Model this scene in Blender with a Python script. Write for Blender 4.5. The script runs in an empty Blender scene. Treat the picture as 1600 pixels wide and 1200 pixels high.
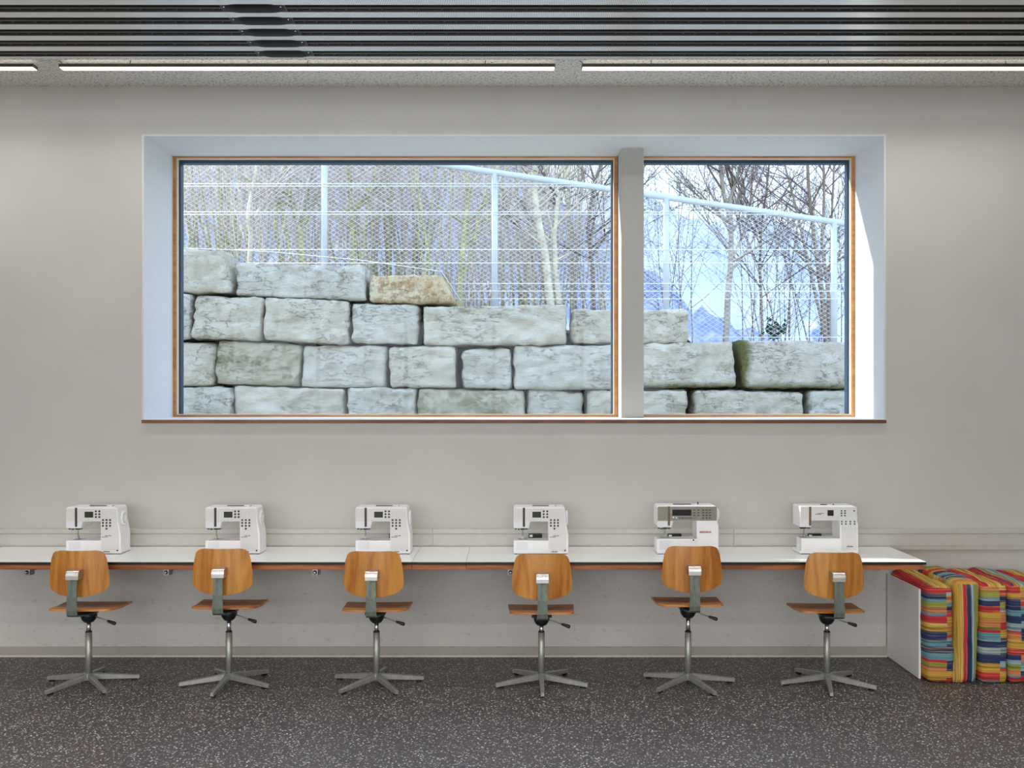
import bpy, bmesh, math, random
from mathutils import Vector, Matrix, noise

random.seed(7)
SC = bpy.context.scene
COL = SC.collection

# ------------------------------------------------------------------ camera
F = 1620.0                 # focal length in pixels of the 1600 px wide frame
DW = 6.835                 # camera to window wall
HC = 1.747                 # camera height
cam_d = bpy.data.cameras.new('camera')
cam = bpy.data.objects.new('camera', cam_d)
COL.objects.link(cam)
cam.location = (0, -DW, HC)
cam.rotation_euler = (math.pi / 2, 0, 0)
cam_d.sensor_fit = 'HORIZONTAL'
cam_d.sensor_width = 36.0
cam_d.lens = F / 1600 * 36.0
cam_d.shift_x = -4 / 1600
cam_d.shift_y = 12 / 1600
cam_d.clip_end = 500
SC.camera = cam

# ------------------------------------------------------------------ world, sun, exposure
world = bpy.data.worlds.new('sky')
SC.world = world
world.use_nodes = True
wn = world.node_tree.nodes
wl = world.node_tree.links
wn.clear()
w_out = wn.new('ShaderNodeOutputWorld')
w_bg = wn.new('ShaderNodeBackground')
w_tc = wn.new('ShaderNodeTexCoord')
w_sep = wn.new('ShaderNodeSeparateXYZ')
w_ramp = wn.new('ShaderNodeValToRGB')
w_ramp.color_ramp.elements[0].position = 0.0
w_ramp.color_ramp.elements[0].color = (0.72, 0.85, 1.0, 1)
w_ramp.color_ramp.elements[1].position = 0.9
w_ramp.color_ramp.elements[1].color = (0.52, 0.71, 1.0, 1)
wl.new(w_tc.outputs['Generated'], w_sep.inputs[0])
wl.new(w_sep.outputs['Z'], w_ramp.inputs[0])
wl.new(w_ramp.outputs[0], w_bg.inputs[0])
wl.new(w_bg.outputs[0], w_out.inputs[0])
w_bg.inputs[1].default_value = 2.4

sun_d = bpy.data.lights.new('sun', 'SUN')
sun_d.energy = 6.5
sun_d.angle = math.radians(1.2)
sun_d.color = (1.0, 0.95, 0.87)
sun = bpy.data.objects.new('sun', sun_d)
COL.objects.link(sun)
sun.rotation_euler = Vector((0.858, -0.273, -0.436)).to_track_quat('-Z', 'Y').to_euler()
sun.location = (-20, 12, 20)

# daylight of the large window band behind the camera
day_d = bpy.data.lights.new('back_window_daylight', 'AREA')
day_d.shape = 'RECTANGLE'
day_d.size = 8.0
day_d.size_y = 2.1
day_d.energy = 255
day_d.color = (1.0, 0.99, 0.965)
day = bpy.data.objects.new('back_window_daylight', day_d)
COL.objects.link(day)
day.location = (-1.2, -11.12, 2.0)
day.rotation_euler = (math.radians(90), 0, math.pi)
day.rotation_euler = Vector((0, 1, 0)).to_track_quat('-Z', 'Y').to_euler()

vs = SC.view_settings
vs.view_transform = 'Standard'
vs.look = 'None'
vs.gamma = 1.0
vs.use_curve_mapping = False
vs.exposure = 0.0

LUM_STRENGTH = 2.2
cy = SC.cycles
cy.max_bounces = 7
cy.diffuse_bounces = 4
cy.glossy_bounces = 3
cy.transmission_bounces = 4
cy.transparent_max_bounces = 10
cy.caustics_reflective = False
cy.caustics_refractive = False
cy.use_adaptive_sampling = True
cy.adaptive_threshold = 0.03


# ------------------------------------------------------------------ helpers
def P(px, py, d):
    """world point seen at a photo pixel at a distance d from the camera plane"""
    return Vector(((px - 804) * d / F, d - DW, HC - (py - 612) * d / F))


def s2l(c):
    def f(v):
        v /= 255.0
        return v / 12.92 if v <= 0.04045 else ((v + 0.055) / 1.055) ** 2.4
    return (f(c[0]), f(c[1]), f(c[2]), 1.0)


def make_obj(name, me, mat=None, parent=None, loc=None):
    o = bpy.data.objects.new(name, me)
    COL.objects.link(o)
    if mat is not None and me is not None:
        if isinstance(mat, (list, tuple)):
            for m in mat:
                me.materials.append(m)
        elif len(me.materials) == 0:
            me.materials.append(mat)
        elif me.materials[0] != mat:
            o.material_slots[0].link = 'OBJECT'
            o.material_slots[0].material = mat
    if parent is not None:
        o.parent = parent
    if loc is not None:
        o.location = loc
    return o


def empty(name, loc=(0, 0, 0), rz=0.0):
    o = bpy.data.objects.new(name, None)
    COL.objects.link(o)
    o.location = loc
    o.rotation_euler = (0, 0, rz)
    o.empty_display_size = 0.05
    return o


def tag(o, label=None, cat=None, group=None, kind=None):
    if label:
        o['label'] = label
    if cat:
        o['category'] = cat
    if group:
        o['group'] = group
    if kind:
        o['kind'] = kind
    return o


def struct(o):
    o['kind'] = 'structure'
    return o


def copy_tree(o, parent=None):
    c = o.copy()
    COL.objects.link(c)
    c.parent = parent
    for ch in list(o.children):
        copy_tree(ch, c)
    return c


def me_from(verts, faces, smooth=False):
    me = bpy.data.meshes.new('m')
    me.from_pydata([tuple(v) for v in verts], [], faces)
    me.update()
    if smooth:
        for p in me.polygons:
            p.use_smooth = True
    return me


def bm_mesh(bm, smooth=False):
    me = bpy.data.meshes.new('m')
    bmesh.ops.recalc_face_normals(bm, faces=bm.faces[:])
    bm.to_mesh(me)
    bm.free()
    if smooth:
        for p in me.polygons:
            p.use_smooth = True
    return me


def add_box(bm, x0, x1, y0, y1, z0, z1, bev=0.0, seg=2):
    ret = bmesh.ops.create_cube(bm, size=1.0)
    vv = ret['verts']
    for v in vv:
        v.co = Vector((x0 + (v.co.x + .5) * (x1 - x0), y0 + (v.co.y + .5) * (y1 - y0), z0 + (v.co.z + .5) * (z1 - z0)))
    if bev > 0:
        ed = list({e for v in vv for e in v.link_edges})
        bmesh.ops.bevel(bm, geom=ed, offset=bev, segments=seg, affect='EDGES', profile=0.5)


def box(x0, x1, y0, y1, z0, z1, bev=0.0, seg=2):
    bm = bmesh.new()
    add_box(bm, x0, x1, y0, y1, z0, z1, bev, seg)
    return bm_mesh(bm)


def add_prism(bm, poly, y0, y1, bev=0.0, seg=2, plane='xz'):
    """extrude a 2-D outline; plane xz extrudes along y, plane xy along z, plane yz along x"""
    def mk(a, b, t):
        if plane == 'xz':
            return (a, t, b)
        if plane == 'xy':
            return (a, b, t)
        return (t, a, b)
    va = [bm.verts.new(mk(a, b, y0)) for a, b in poly]
    vb = [bm.verts.new(mk(a, b, y1)) for a, b in poly]
    n = len(poly)
    fs = [bm.faces.new(va), bm.faces.new(vb[::-1])]
    for i in range(n):
        fs.append(bm.faces.new((va[i], vb[i], vb[(i + 1) % n], va[(i + 1) % n])))
    bmesh.ops.recalc_face_normals(bm, faces=fs)
    if bev > 0:
        ed = list({e for f in fs for e in f.edges})
        bmesh.ops.bevel(bm, geom=ed, offset=bev, segments=seg, affect='EDGES', profile=0.5, clamp_overlap=True)


def prism(poly, y0, y1, bev=0.0, seg=2, plane='xz'):
    bm = bmesh.new()
    add_prism(bm, poly, y0, y1, bev, seg, plane)
    return bm_mesh(bm)


def add_tube(bm, pts, radii, k=8, cap=True):
    pts = [Vector(p) for p in pts]
    if not isinstance(radii, (list, tuple)):
        radii = [radii] * len(pts)
    rings = []
    for i, p in enumerate(pts):
        a = pts[max(i - 1, 0)]
        b = pts[min(i + 1, len(pts) - 1)]
        t = (b - a).normalized()
        up = Vector((0, 0, 1)) if abs(t.z) < 0.9 else Vector((1, 0, 0))
        u = t.cross(up).normalized()
        w = t.cross(u)
        rings.append([bm.verts.new(p + (u * math.cos(2 * math.pi * j / k) + w * math.sin(2 * math.pi * j / k)) * radii[i]) for j in range(k)])
    for i in range(len(rings) - 1):
        for j in range(k):
            f = bm.faces.new((rings[i][j], rings[i][(j + 1) % k], rings[i + 1][(j + 1) % k], rings[i + 1][j]))
            f.smooth = True
    if cap:
        bm.faces.new(rings[0][::-1])
        bm.faces.new(rings[-1])


def tube(pts, radii, k=8):
    bm = bmesh.new()
    add_tube(bm, pts, radii, k)
    return bm_mesh(bm)


def lathe(profile, k=24, axis='z', cap=True):
    """profile of (radius, height)"""
    bm = bmesh.new()
    rings = []
    for r, h in profile:
        ring = []
        for j in range(k):
            a = 2 * math.pi * j / k
            c, s = math.cos(a) * r, math.sin(a) * r
            co = (c, s, h) if axis == 'z' else ((h, c, s) if axis == 'x' else (c, h, s))
            ring.append(bm.verts.new(co))
        rings.append(ring)
    for i in range(len(rings) - 1):
        for j in range(k):
            f = bm.faces.new((rings[i][j], rings[i][(j + 1) % k], rings[i + 1][(j + 1) % k], rings[i + 1][j]))
            f.smooth = True
    if cap:
        bm.faces.new(rings[0])
        bm.faces.new(rings[-1])
    return bm_mesh(bm)


# ------------------------------------------------------------------ materials
class NT:
    def __init__(self, name):
        self.m = bpy.data.materials.new(name)
        self.m.use_nodes = True
        self.t = self.m.node_tree
        self.b = self.t.nodes['Principled BSDF']
        self.out = self.t.nodes['Material Output']

    def n(self, kind, **kw):
        nd = self.t.nodes.new('ShaderNode' + kind)
        for k, v in kw.items():
            setattr(nd, k, v)
        return nd

    def l(self, a, b):
        self.t.links.new(a, b)

    def coord(self, which='Object', scale=(1, 1, 1)):
        tc = self.n('TexCoord')
        mp = self.n('Mapping')
        mp.inputs['Scale'].default_value = scale
        self.l(tc.outputs[which], mp.inputs[0])
        return mp.outputs[0]

    def noise(self, vec, scale, detail=4, rough=.55):
        nd = self.n('TexNoise')
        nd.inputs['Scale'].default_value = scale
        nd.inputs['Detail'].default_value = detail
        nd.inputs['Roughness'].default_value = rough
        if vec is not None:
            self.l(vec, nd.inputs['Vector'])
        return nd.outputs['Fac']

    def ramp(self, fac, stops, interp='LINEAR'):
        nd = self.n('ValToRGB')
        cr = nd.color_ramp
        cr.interpolation = interp
        while len(cr.elements) < len(stops):
            cr.elements.new(0.5)
        for e, (p, c) in zip(cr.elements, stops):
            e.position = p
            e.color = c if len(c) == 4 else (*c, 1)
        self.l(fac, nd.inputs[0])
        return nd.outputs[0]

    def mix(self, fac, a, b, mode='MIX'):
        nd = self.n('Mix', data_type='RGBA', blend_type=mode)
        for sock, v in ((nd.inputs[0], fac), (nd.inputs[6], a), (nd.inputs[7], b)):
            if hasattr(v, 'is_output'):
                self.l(v, sock)
            else:
                sock.default_value = v
        return nd.outputs[2]

    def math(self, op, a, b=None, c=None):
        nd = self.n('Math', operation=op)
        for i, v in enumerate((a, b, c)):
            if v is None:
                continue
            if hasattr(v, 'is_output'):
                self.l(v, nd.inputs[i])
            else:
                nd.inputs[i].default_value = v
        return nd.outputs[0]

    def bump(self, h, strength, dist=.01):
        nd = self.n('Bump')
        nd.inputs['Strength'].default_value = strength
        nd.inputs['Distance'].default_value = dist
        self.l(h, nd.inputs['Height'])
        self.l(nd.outputs[0], self.b.inputs['Normal'])

    def base(self, v):
        if hasattr(v, 'is_output'):
            self.l(v, self.b.inputs['Base Color'])
        else:
            self.b.inputs['Base Color'].default_value = v

    def pbr(self, rough=.5, metal=0.0, spec=.5):
        self.b.inputs['Roughness'].default_value = rough
        self.b.inputs['Metallic'].default_value = metal
        self.b.inputs['Specular IOR Level'].default_value = spec
        return self


def plain(name, rgb, rough=.5, metal=0.0, spec=.5, vary=.05, scale=20):
    m = NT(name)
    c = s2l(rgb)
    v = m.noise(m.coord(), scale)
    lo = tuple(x * (1 - vary) for x in c[:3])
    hi = tuple(min(1, x * (1 + vary)) for x in c[:3])
    m.base(m.ramp(v, [(.3, lo), (.7, hi)]))
    m.pbr(rough, metal, spec)
    return m.m


def mat_wall():
    m = NT('wall_paint')
    v = m.coord()
    a = m.noise(v, 1.3, 5)
    c = m.ramp(a, [(.35, s2l((203, 201, 196))), (.65, s2l((209, 207, 202)))])
    # scuffs below the table height
    sc = m.noise(m.coord(scale=(1, 1, 2.2)), 14, 8, .7)
    mask = m.ramp(sc, [(.57, (0, 0, 0)), (.68, (1, 1, 1))])
    sep = m.n('SeparateXYZ')
    m.l(v, sep.inputs[0])
    low = m.ramp(sep.outputs['Z'], [(.45, (1, 1, 1)), (.62, (0, 0, 0))])
    f = m.math('MULTIPLY', mask, low)
    f = m.math('MULTIPLY', f, .34)
    m.base(m.mix(f, c, s2l((120, 112, 104))))
    m.pbr(.75, 0, .25)
    m.bump(m.noise(v, 160, 3), .08, .004)
    return m.m


def mat_floor():
    m = NT('speckled_rubber')
    v = m.coord()
    vo = m.n('TexVoronoi', feature='F1')
    vo.inputs['Scale'].default_value = 105
    m.l(v, vo.inputs['Vector'])
    wn_ = m.n('TexWhiteNoise', noise_dimensions='3D')
    m.l(vo.outputs['Position'], wn_.inputs['Vector'])
    big = m.noise(v, 1.2, 3)
    base = m.ramp(big, [(.3, s2l((64, 63, 65))), (.7, s2l((74, 72, 74)))])
    near = m.math('LESS_THAN', vo.outputs['Distance'], .46)
    lightm = m.math('GREATER_THAN', wn_.outputs['Value'], .70)
    brown = m.math('LESS_THAN', wn_.outputs['Value'], .20)
    c = m.mix(m.math('MULTIPLY', brown, .55), base, s2l((112, 88, 78)))
    tone = m.n('TexWhiteNoise', noise_dimensions='3D')
    mp = m.n('Mapping')
    mp.inputs['Location'].default_value = (3.1, 7.7, 1.3)
    m.l(vo.outputs['Position'], mp.inputs[0])
    m.l(mp.outputs[0], tone.inputs['Vector'])
    light_c = m.ramp(tone.outputs['Value'], [(0, s2l((128, 126, 127))), (.6, s2l((180, 178, 178))), (1, s2l((242, 240, 238)))])
    c = m.mix(m.math('MULTIPLY', near, lightm), c, light_c)
    # a few pale scuff scratches
    sv = m.coord(scale=(1, 5, 1))
    sn = m.noise(sv, 2.1, 8, .75)
    sm = m.ramp(sn, [(.70, (0, 0, 0)), (.76, (1, 1, 1))])
    c = m.mix(m.math('MULTIPLY', sm, .25), c, s2l((150, 148, 145)))
    m.base(c)
    m.pbr(.42, 0, .75)
    m.l(m.ramp(m.noise(v, 9, 5), [(.3, (.42,) * 3), (.7, (.56,) * 3)]), m.b.inputs['Roughness'])
    m.bump(m.noise(v, 220, 2), .06, .002)
    return m.m


def mat_wood(name, a, b, d, axis='z', scale=1.0, rough=.34, ring=2.2):
    m = NT(name)
    sc = {'z': (14, 14, 1.6), 'x': (1.6, 14, 14), 'y': (14, 1.6, 14)}[axis]
    tc = m.n('TexCoord')
    info = m.n('ObjectInfo')
    add = m.n('VectorMath', operation='MULTIPLY_ADD')
    m.l(info.outputs['Random'], add.inputs[0])
    add.inputs[1].default_value = (7.3, 3.1, 5.7)
    m.l(tc.outputs['Object'], add.inputs[2])
    mp = m.n('Mapping')
    mp.inputs['Scale'].default_value = tuple(x * scale for x in sc)
    m.l(add.outputs[0], mp.inputs[0])
    v = mp.outputs[0]
    wv = m.noise(v, .55, 2, .4)
    wave = m.math('SINE', m.math('MULTIPLY', wv, 38 * ring / 2.2))
    wave = m.math('MULTIPLY_ADD', wave, .5, .5)
    fine = m.noise(v, 5, 6, .7)
    f = m.math('ADD', m.math('MULTIPLY', wave, .30), m.math('MULTIPLY', fine, .75))
    tone = m.noise(v, .25, 2)
    c = m.ramp(f, [(.22, s2l(d)), (.48, s2l(b)), (.8, s2l(a))])
    c = m.mix(.35, c, m.ramp(tone, [(.35, s2l(d)), (.65, s2l(a))]), 'MIX')
    m.base(c)
    m.pbr(rough, 0, .5)
    m.bump(fine, .05, .002)
    return m.m


def mat_metal(name, rgb, rough, metal=1.0, streak=.12):
    m = NT(name)
    v = m.noise(m.coord(scale=(1, 1, .35)), 38, 5, .65)
    c = s2l(rgb)
    m.base(m.ramp(v, [(.25, tuple(x * (1 - 2.2 * streak) for x in c[:3])), (.7, tuple(min(1, x * (1 + streak)) for x in c[:3]))]))
    m.pbr(rough, metal)
    m.l(m.ramp(v, [(.3, (rough * 1.25,) * 3), (.7, (rough * .85,) * 3)]), m.b.inputs['Roughness'])
    return m.m


def mat_perforated():
    m = NT('perforated_steel')
    tc = m.n('TexCoord')
    sep = m.n('SeparateXYZ')
    m.l(tc.outputs['Object'], sep.inputs[0])
    k = 2 * math.pi / .0078
    a = m.math('SINE', m.math('MULTIPLY', sep.outputs['X'], k))
    b = m.math('SINE', m.math('MULTIPLY', sep.outputs['Y'], k))
    hole = m.math('GREATER_THAN', m.math('ADD', a, b), .85)
    c = m.mix(hole, s2l((240, 241, 243)), s2l((84, 84, 86)))
    m.base(c)
    m.pbr(.30, .75)
    m.l(m.mix(hole, (.75,) * 3 + (1,), (0, 0, 0, 1)), m.b.inputs['Metallic'])
    m.l(m.mix(hole, (.28,) * 3 + (1,), (.9, .9, .9, 1)), m.b.inputs['Roughness'])
    return m.m


def mat_ceiling():
    m = NT('wood_wool_board')
    v = m.coord()
    a = m.noise(v, 62, 5, .75)
    m.base(m.ramp(a, [(.36, s2l((70, 66, 60))), (.45, s2l((226, 224, 218))), (.7, s2l((250, 249, 245)))]))
    m.pbr(.9, 0, .2)
    m.bump(a, .5, .01)
    return m.m


def mat_glass():
    m = NT('window_glass')
    m.t.nodes.remove(m.b)
    tr = m.n('BsdfTransparent')
    tr.inputs[0].default_value = (.955, .975, .985, 1)
    gl = m.n('BsdfGlossy')
    gl.inputs['Roughness'].default_value = .02
    gl.inputs['Color'].default_value = (.9, .95, 1, 1)
    lw = m.n('LayerWeight')
    lw.inputs['Blend'].default_value = .5
    fac = m.math('MULTIPLY_ADD', m.math('POWER', lw.outputs['Facing'], 4.0), .12, .006)
    mx = m.n('MixShader')
    m.l(fac, mx.inputs[0])
    m.l(tr.outputs[0], mx.inputs[1])
    m.l(gl.outputs[0], mx.inputs[2])
    m.l(mx.outputs[0], m.out.inputs[0])
    return m.m


def mat_emit(name, rgb, strength):
    m = NT(name)
    m.base(s2l((240, 240, 238)))
    m.b.inputs['Emission Color'].default_value = s2l(rgb)
    m.b.inputs['Emission Strength'].default_value = strength
    return m.m


def mat_stone(name, lo, mid, hi, moss=0.0, moss_low=0.0, pit=0.0, moss_left=0.0):
    m = NT(name)
    tc = m.n('TexCoord')
    info = m.n('ObjectInfo')
    add = m.n('VectorMath', operation='MULTIPLY_ADD')
    m.l(info.outputs['Random'], add.inputs[0])
    add.inputs[1].default_value = (31, 17, 23)
    m.l(tc.outputs['Object'], add.inputs[2])
    v = add.outputs[0]
    a = m.noise(v, 3.0, 8, .68)
    c = m.ramp(a, [(.28, s2l(lo)), (.46, s2l(mid)), (.72, s2l(hi))])
    mp = m.n('Mapping')
    mp.inputs['Scale'].default_value = (3.5, 3.5, 9)
    m.l(v, mp.inputs[0])
    cr = m.noise(mp.outputs[0], 2.2, 9, .74)
    crm = m.ramp(cr, [(.24, (1, 1, 1)), (.37, (0, 0, 0))])
    c = m.mix(m.math('MULTIPLY', crm, .42), c, s2l((112, 106, 90)))
    ck = m.noise(mp.outputs[0], .95, 7, .66)
    ckl = m.ramp(m.math('ABSOLUTE', m.math('SUBTRACT', ck, .5)), [(.0, (1, 1, 1)), (.012, (0, 0, 0))])
    ckm = m.ramp(m.noise(v, 2.3, 3), [(.42, (0, 0, 0)), (.54, (1, 1, 1))])
    ckf = m.math('MULTIPLY', ckl, ckm)
    c = m.mix(m.math('MULTIPLY', ckf, .6), c, s2l((96, 90, 74)))
    if pit:
        pn = m.noise(v, 16, 6, .7)
        c = m.mix(m.math('MULTIPLY', m.ramp(pn, [(.42, (1, 1, 1)), (.52, (0, 0, 0))]), pit), c, s2l((176, 120, 66)))
    if moss or moss_low:
        mn = m.noise(v, 5.5, 9, .75)
        msk = m.ramp(mn, [(.50, (0, 0, 0)), (.62, (1, 1, 1))])
        f = m.math('MULTIPLY', msk, moss)
        if moss_low:
            sep = m.n('SeparateXYZ')
            m.l(tc.outputs['Generated'], sep.inputs[0])
            lowm = m.ramp(m.math('MULTIPLY_ADD', mn, .16, sep.outputs['Z']), [(.15, (1, 1, 1)), (.27, (0, 0, 0))])
            f = m.math('MAXIMUM', f, m.math('MULTIPLY', lowm, moss_low))
        if moss_left:
            lm = m.ramp(m.math('MULTIPLY_ADD', mn, .10, sep.outputs['X']), [(.10, (1, 1, 1)), (.15, (0, 0, 0))])
            f = m.math('MAXIMUM', f, m.math('MULTIPLY', lm, moss_left))
        c = m.mix(f, c, s2l((112, 114, 52)))
    m.base(c)
    m.pbr(.9, 0, .2)
    h = m.math('ADD', m.math('MULTIPLY', a, 1.0), m.math('MULTIPLY', cr, .9))
    h = m.math('SUBTRACT', h, m.math('MULTIPLY', ckf, .35))
    m.bump(h, .8, .10)
    return m.m


WALL = mat_wall()
FLOOR = mat_floor()
CEIL = mat_ceiling()
WHITE = plain('white_paint', (226, 229, 231), .45, 0, .4, .02)
REVEAL = plain('reveal_white_paint', (222, 226, 229), .55, 0, .35, .015)
POST = plain('post_grey_white_paint', (180, 179, 174), .6, 0, .3, .02)
LAMINATE = plain('white_laminate', (250, 250, 248), .28, 0, .5, .015)
BLACK = plain('black_core_board', (26, 25, 25), .45, 0, .4, .2, 60)
DUCT = plain('beige_grey_trunking_plastic', (200, 197, 191), .45, 0, .4, .03)
BASEB = plain('beige_grey_skirting', (172, 166, 158), .55, 0, .35, .04)
BASEB_L = plain('pale_skirting_bead', (214, 208, 196), .5, 0, .35, .03)
PLY = mat_wood('plywood_edge', (196, 120, 60), (158, 82, 36), (112, 50, 22), 'x', 1.6, .5)
PLY2 = mat_wood('plywood_sill_edge', (150, 96, 56), (116, 68, 38), (82, 46, 28), 'x', 1.6, .5)
FRAMEW = mat_wood('window_larch', (206, 152, 96), (188, 128, 72), (156, 98, 52), 'x', 1.0, .45)
CHAIRW = mat_wood('beech_veneer', (222, 160, 78), (198, 128, 50), (150, 82, 26), 'z', 1.0, .27)
SEATW = mat_wood('beech_seat_veneer', (220, 152, 74), (196, 122, 48), (152, 82, 28), 'x', 1.0, .27)
STEEL = mat_metal('worn_grey_steel', (176, 177, 172), .38, .65)
STRUT = mat_metal('painted_grey_steel', (112, 120, 110), .5, .45, .2)
CHROME = mat_metal('chrome', (196, 196, 200), .16, 1.0, .05)
ALU = mat_metal('brushed_aluminium', (205, 202, 198), .3, .9, .06)
DARKPL = plain('black_plastic', (24, 25, 27), .38, 0, .5, .15)
HOUSING = plain('dark_cast_metal', (40, 44, 48), .35, .5, .5, .15)
DARKMET = plain('dark_bronze_metal', (26, 22, 20), .45, .2, .4, .2)
FRAMEDK = plain('blue_grey_window_gasket', (34, 60, 86), .4, 0, .5, .1)
PERF = mat_perforated()
GLASS = mat_glass()
LUMIN = plain('luminaire_bronze_body', (112, 106, 92), .45, .3, .5, .05)
DIFF_UP = mat_emit('luminaire_upper_diffuser', (255, 250, 240), .8)
DIFF = mat_emit('luminaire_diffuser', (255, 250, 240), LUM_STRENGTH)
M_WHITE = plain('machine_white_plastic', (248, 248, 250), .3, 0, .5, .01)
M_PANEL = plain('machine_light_grey_plastic', (228, 226, 224), .38, 0, .5, .01)
M_PANELB = plain('machine_dove_plastic', (234, 236, 240), .35, 0, .5, .01)
M_METAL = mat_metal('machine_bronze_grey_panel', (132, 129, 119), .38, .8, .05)
M_DARK = plain('machine_dark_slit', (52, 46, 42), .4, 0, .5, .1)
M_BROWN = plain('machine_brown_slit', (112, 90, 66), .4, 0, .5, .15)
M_LCD = plain('machine_display', (44, 52, 34), .15, 0, .5, .1)
M_LCDB = plain('machine_black_display', (18, 19, 20), .12, 0, .5, .1)
M_RED = plain('button_dark_red', (92, 38, 44), .35, 0, .5, .1)
M_PLUM = plain('button_plum_black', (58, 34, 38), .35, 0, .5, .1)
M_GREEN = plain('button_green', (24, 98, 78), .35, 0, .5, .1)
INK_RED = plain('red_print', (176, 34, 58), .5)
INK_DK = plain('dark_print', (52, 48, 62), .5)
INK_LT = plain('grey_print', (140, 136, 132), .5)
CREAM = plain('cream_seal', (226, 214, 190), .5)
GALV = plain('galvanised_steel', (206, 214, 220), .4, .1, .5, .05, 8)
WIRE = plain('galvanised_wire', (248, 250, 250), .5, 0)
SOIL = plain('dark_soil', (58, 52, 44), .95, 0, .1, .4, 6)
GRAVEL = plain('pale_gravel', (176, 172, 162), .95, 0, .1, .2, 12)
FACADE = plain('pale_facade_render', (214, 212, 206), .85, 0, .2, .03)
BARK_OLIVE = plain('olive_bark', (186, 182, 136), .9, 0, .2, .35, 7)
BARK_PALE = plain('pale_bark', (226, 217, 190), .9, 0, .2, .3, 7)
BARK_GREY = plain('grey_brown_bark', (192, 180, 168), .9, 0, .2, .3, 7)
TWIG = plain('pinkish_grey_twig', (222, 210, 204), .9, 0, .2, .25, 5)  # pinkish grey, lightened so the colour carries the thicket's haze
TWIG_D = plain('backlit_brown_twig', (128, 112, 104), .9, 0, .2, .25, 5)  # darkness of backlit twigs against the sky, put into the colour
BARK_D = plain('backlit_grey_bark', (150, 136, 122), .9, 0, .2, .3, 7)  # bark for the backlit stems, their darkness painted in
LEAF = plain('ivy_green', (46, 92, 70), .6, 0, .4, .3, 9)

# ------------------------------------------------------------------ the room shell
XL, XR, YB = -6.2, 3.95, -11.0
ZC = 3.76
WT = 0.70                       # thickness of the window wall
OX0, OX1, OZ0, OZ1 = -2.443, 2.435, 1.5656, 3.431      # window opening

struct(make_obj('floor', box(XL, XR, YB, 0.0, -.1, 0.0), FLOOR))
struct(make_obj('ceiling', box(XL, XR, YB, 0.0, ZC, ZC + .12), CEIL))
bm = bmesh.new()
add_box(bm, XL - .3, OX0 - .012, 0, WT, -.1, ZC + .3)
add_box(bm, OX1 + .012, XR + .3, 0, WT, -.1, ZC + .3)
add_box(bm, OX0 - .012, OX1 + .012, 0, WT, -.1, OZ0 - .026)
add_box(bm, OX0 - .012, OX1 + .012, 0, WT, OZ1 + .012, ZC + .3)
struct(make_obj('wall_front', bm_mesh(bm), [WALL]))
struct(make_obj('wall_left', box(XL - .2, XL, YB, 0, -.1, ZC + .12), WALL))
struct(make_obj('wall_right', box(XR, XR + .2, YB, 0, -.1, ZC + .12), WALL))
bm = bmesh.new()
add_box(bm, XL - .2, -5.3, YB - .25, YB, -.1, ZC + .12)
add_box(bm, 2.9, XR + .2, YB - .25, YB, -.1, ZC + .12)
add_box(bm, -5.3, 2.9, YB - .25, YB, -.1, .9)
add_box(bm, -5.3, 2.9, YB - .25, YB, 3.1, ZC + .12)
struct(make_obj('wall_back', bm_mesh(bm), WALL))
w3 = struct(empty('window_3', (-1.2, YB, .9)))
bm = bmesh.new()
add_box(bm, -4.1, 4.1, -.12, -.06, 0, .07)
add_box(bm, -4.1, 4.1, -.12, -.06, 2.13, 2.2)
for i in range(6):
    x = -4.07 + i * 8.14 / 5
    add_box(bm, x - .035, x + .035, -.12, -.06, .07, 2.13)
make_obj('window_frame', bm_mesh(bm), FRAMEW, w3)

# skirting with its pale bead
bb = struct(make_obj('baseboard_front', box(XL, XR, -.012, 0, .012, .068, .002), BASEB))
make_obj('bead', box(XL, XR, -.016, 0, 0, .012, .002), BASEB_L, bb)

# white lining of the deep window opening
lin = struct(empty('trim_1', (0, 0, OZ0)))
YR = .578
make_obj('lining_board', box(OX0 - .012, OX0, -.002, YR + .06, 0, OZ1 - OZ0 + .012), REVEAL, lin)
make_obj('lining_board', box(OX1, OX1 + .012, -.002, YR + .06, 0, OZ1 - OZ0 + .012), REVEAL, lin)
make_obj('lining_board', box(OX0, OX1, -.002, YR + .06, OZ1 - OZ0, OZ1 - OZ0 + .012), REVEAL, lin)

# window board with plywood edge
sill = struct(empty('trim_2', (0, 0, OZ0)))
make_obj('sill_top', box(OX0 - .01, OX1 + .01, -.018, YR + .06, -.004, 0), WHITE, sill)
make_obj('sill_edge', box(OX0 - .01, OX1 + .01, -.018, YR + .06, -.026, -.004), PLY2, sill)

# grey-white post between the two windows
PX0 = (971 - 804) / 225.7
PX1 = (1006 - 804) / 225.7
struct(make_obj('trim_3', box(PX0, PX1, .345, YR + .06, OZ0, OZ1, .002), POST))


def frame_ring(x0, x1, z0, z1, w, y0, y1):
    bm = bmesh.new()
    add_box(bm, x0, x0 + w, y0, y1, z0, z1)
    add_box(bm, x1 - w, x1, y0, y1, z0, z1)
    add_box(bm, x0 + w, x1 - w, y0, y1, z0, z0 + w)
    add_box(bm, x0 + w, x1 - w, y0, y1, z1 - w, z1)
    return bm_mesh(bm)


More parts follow.
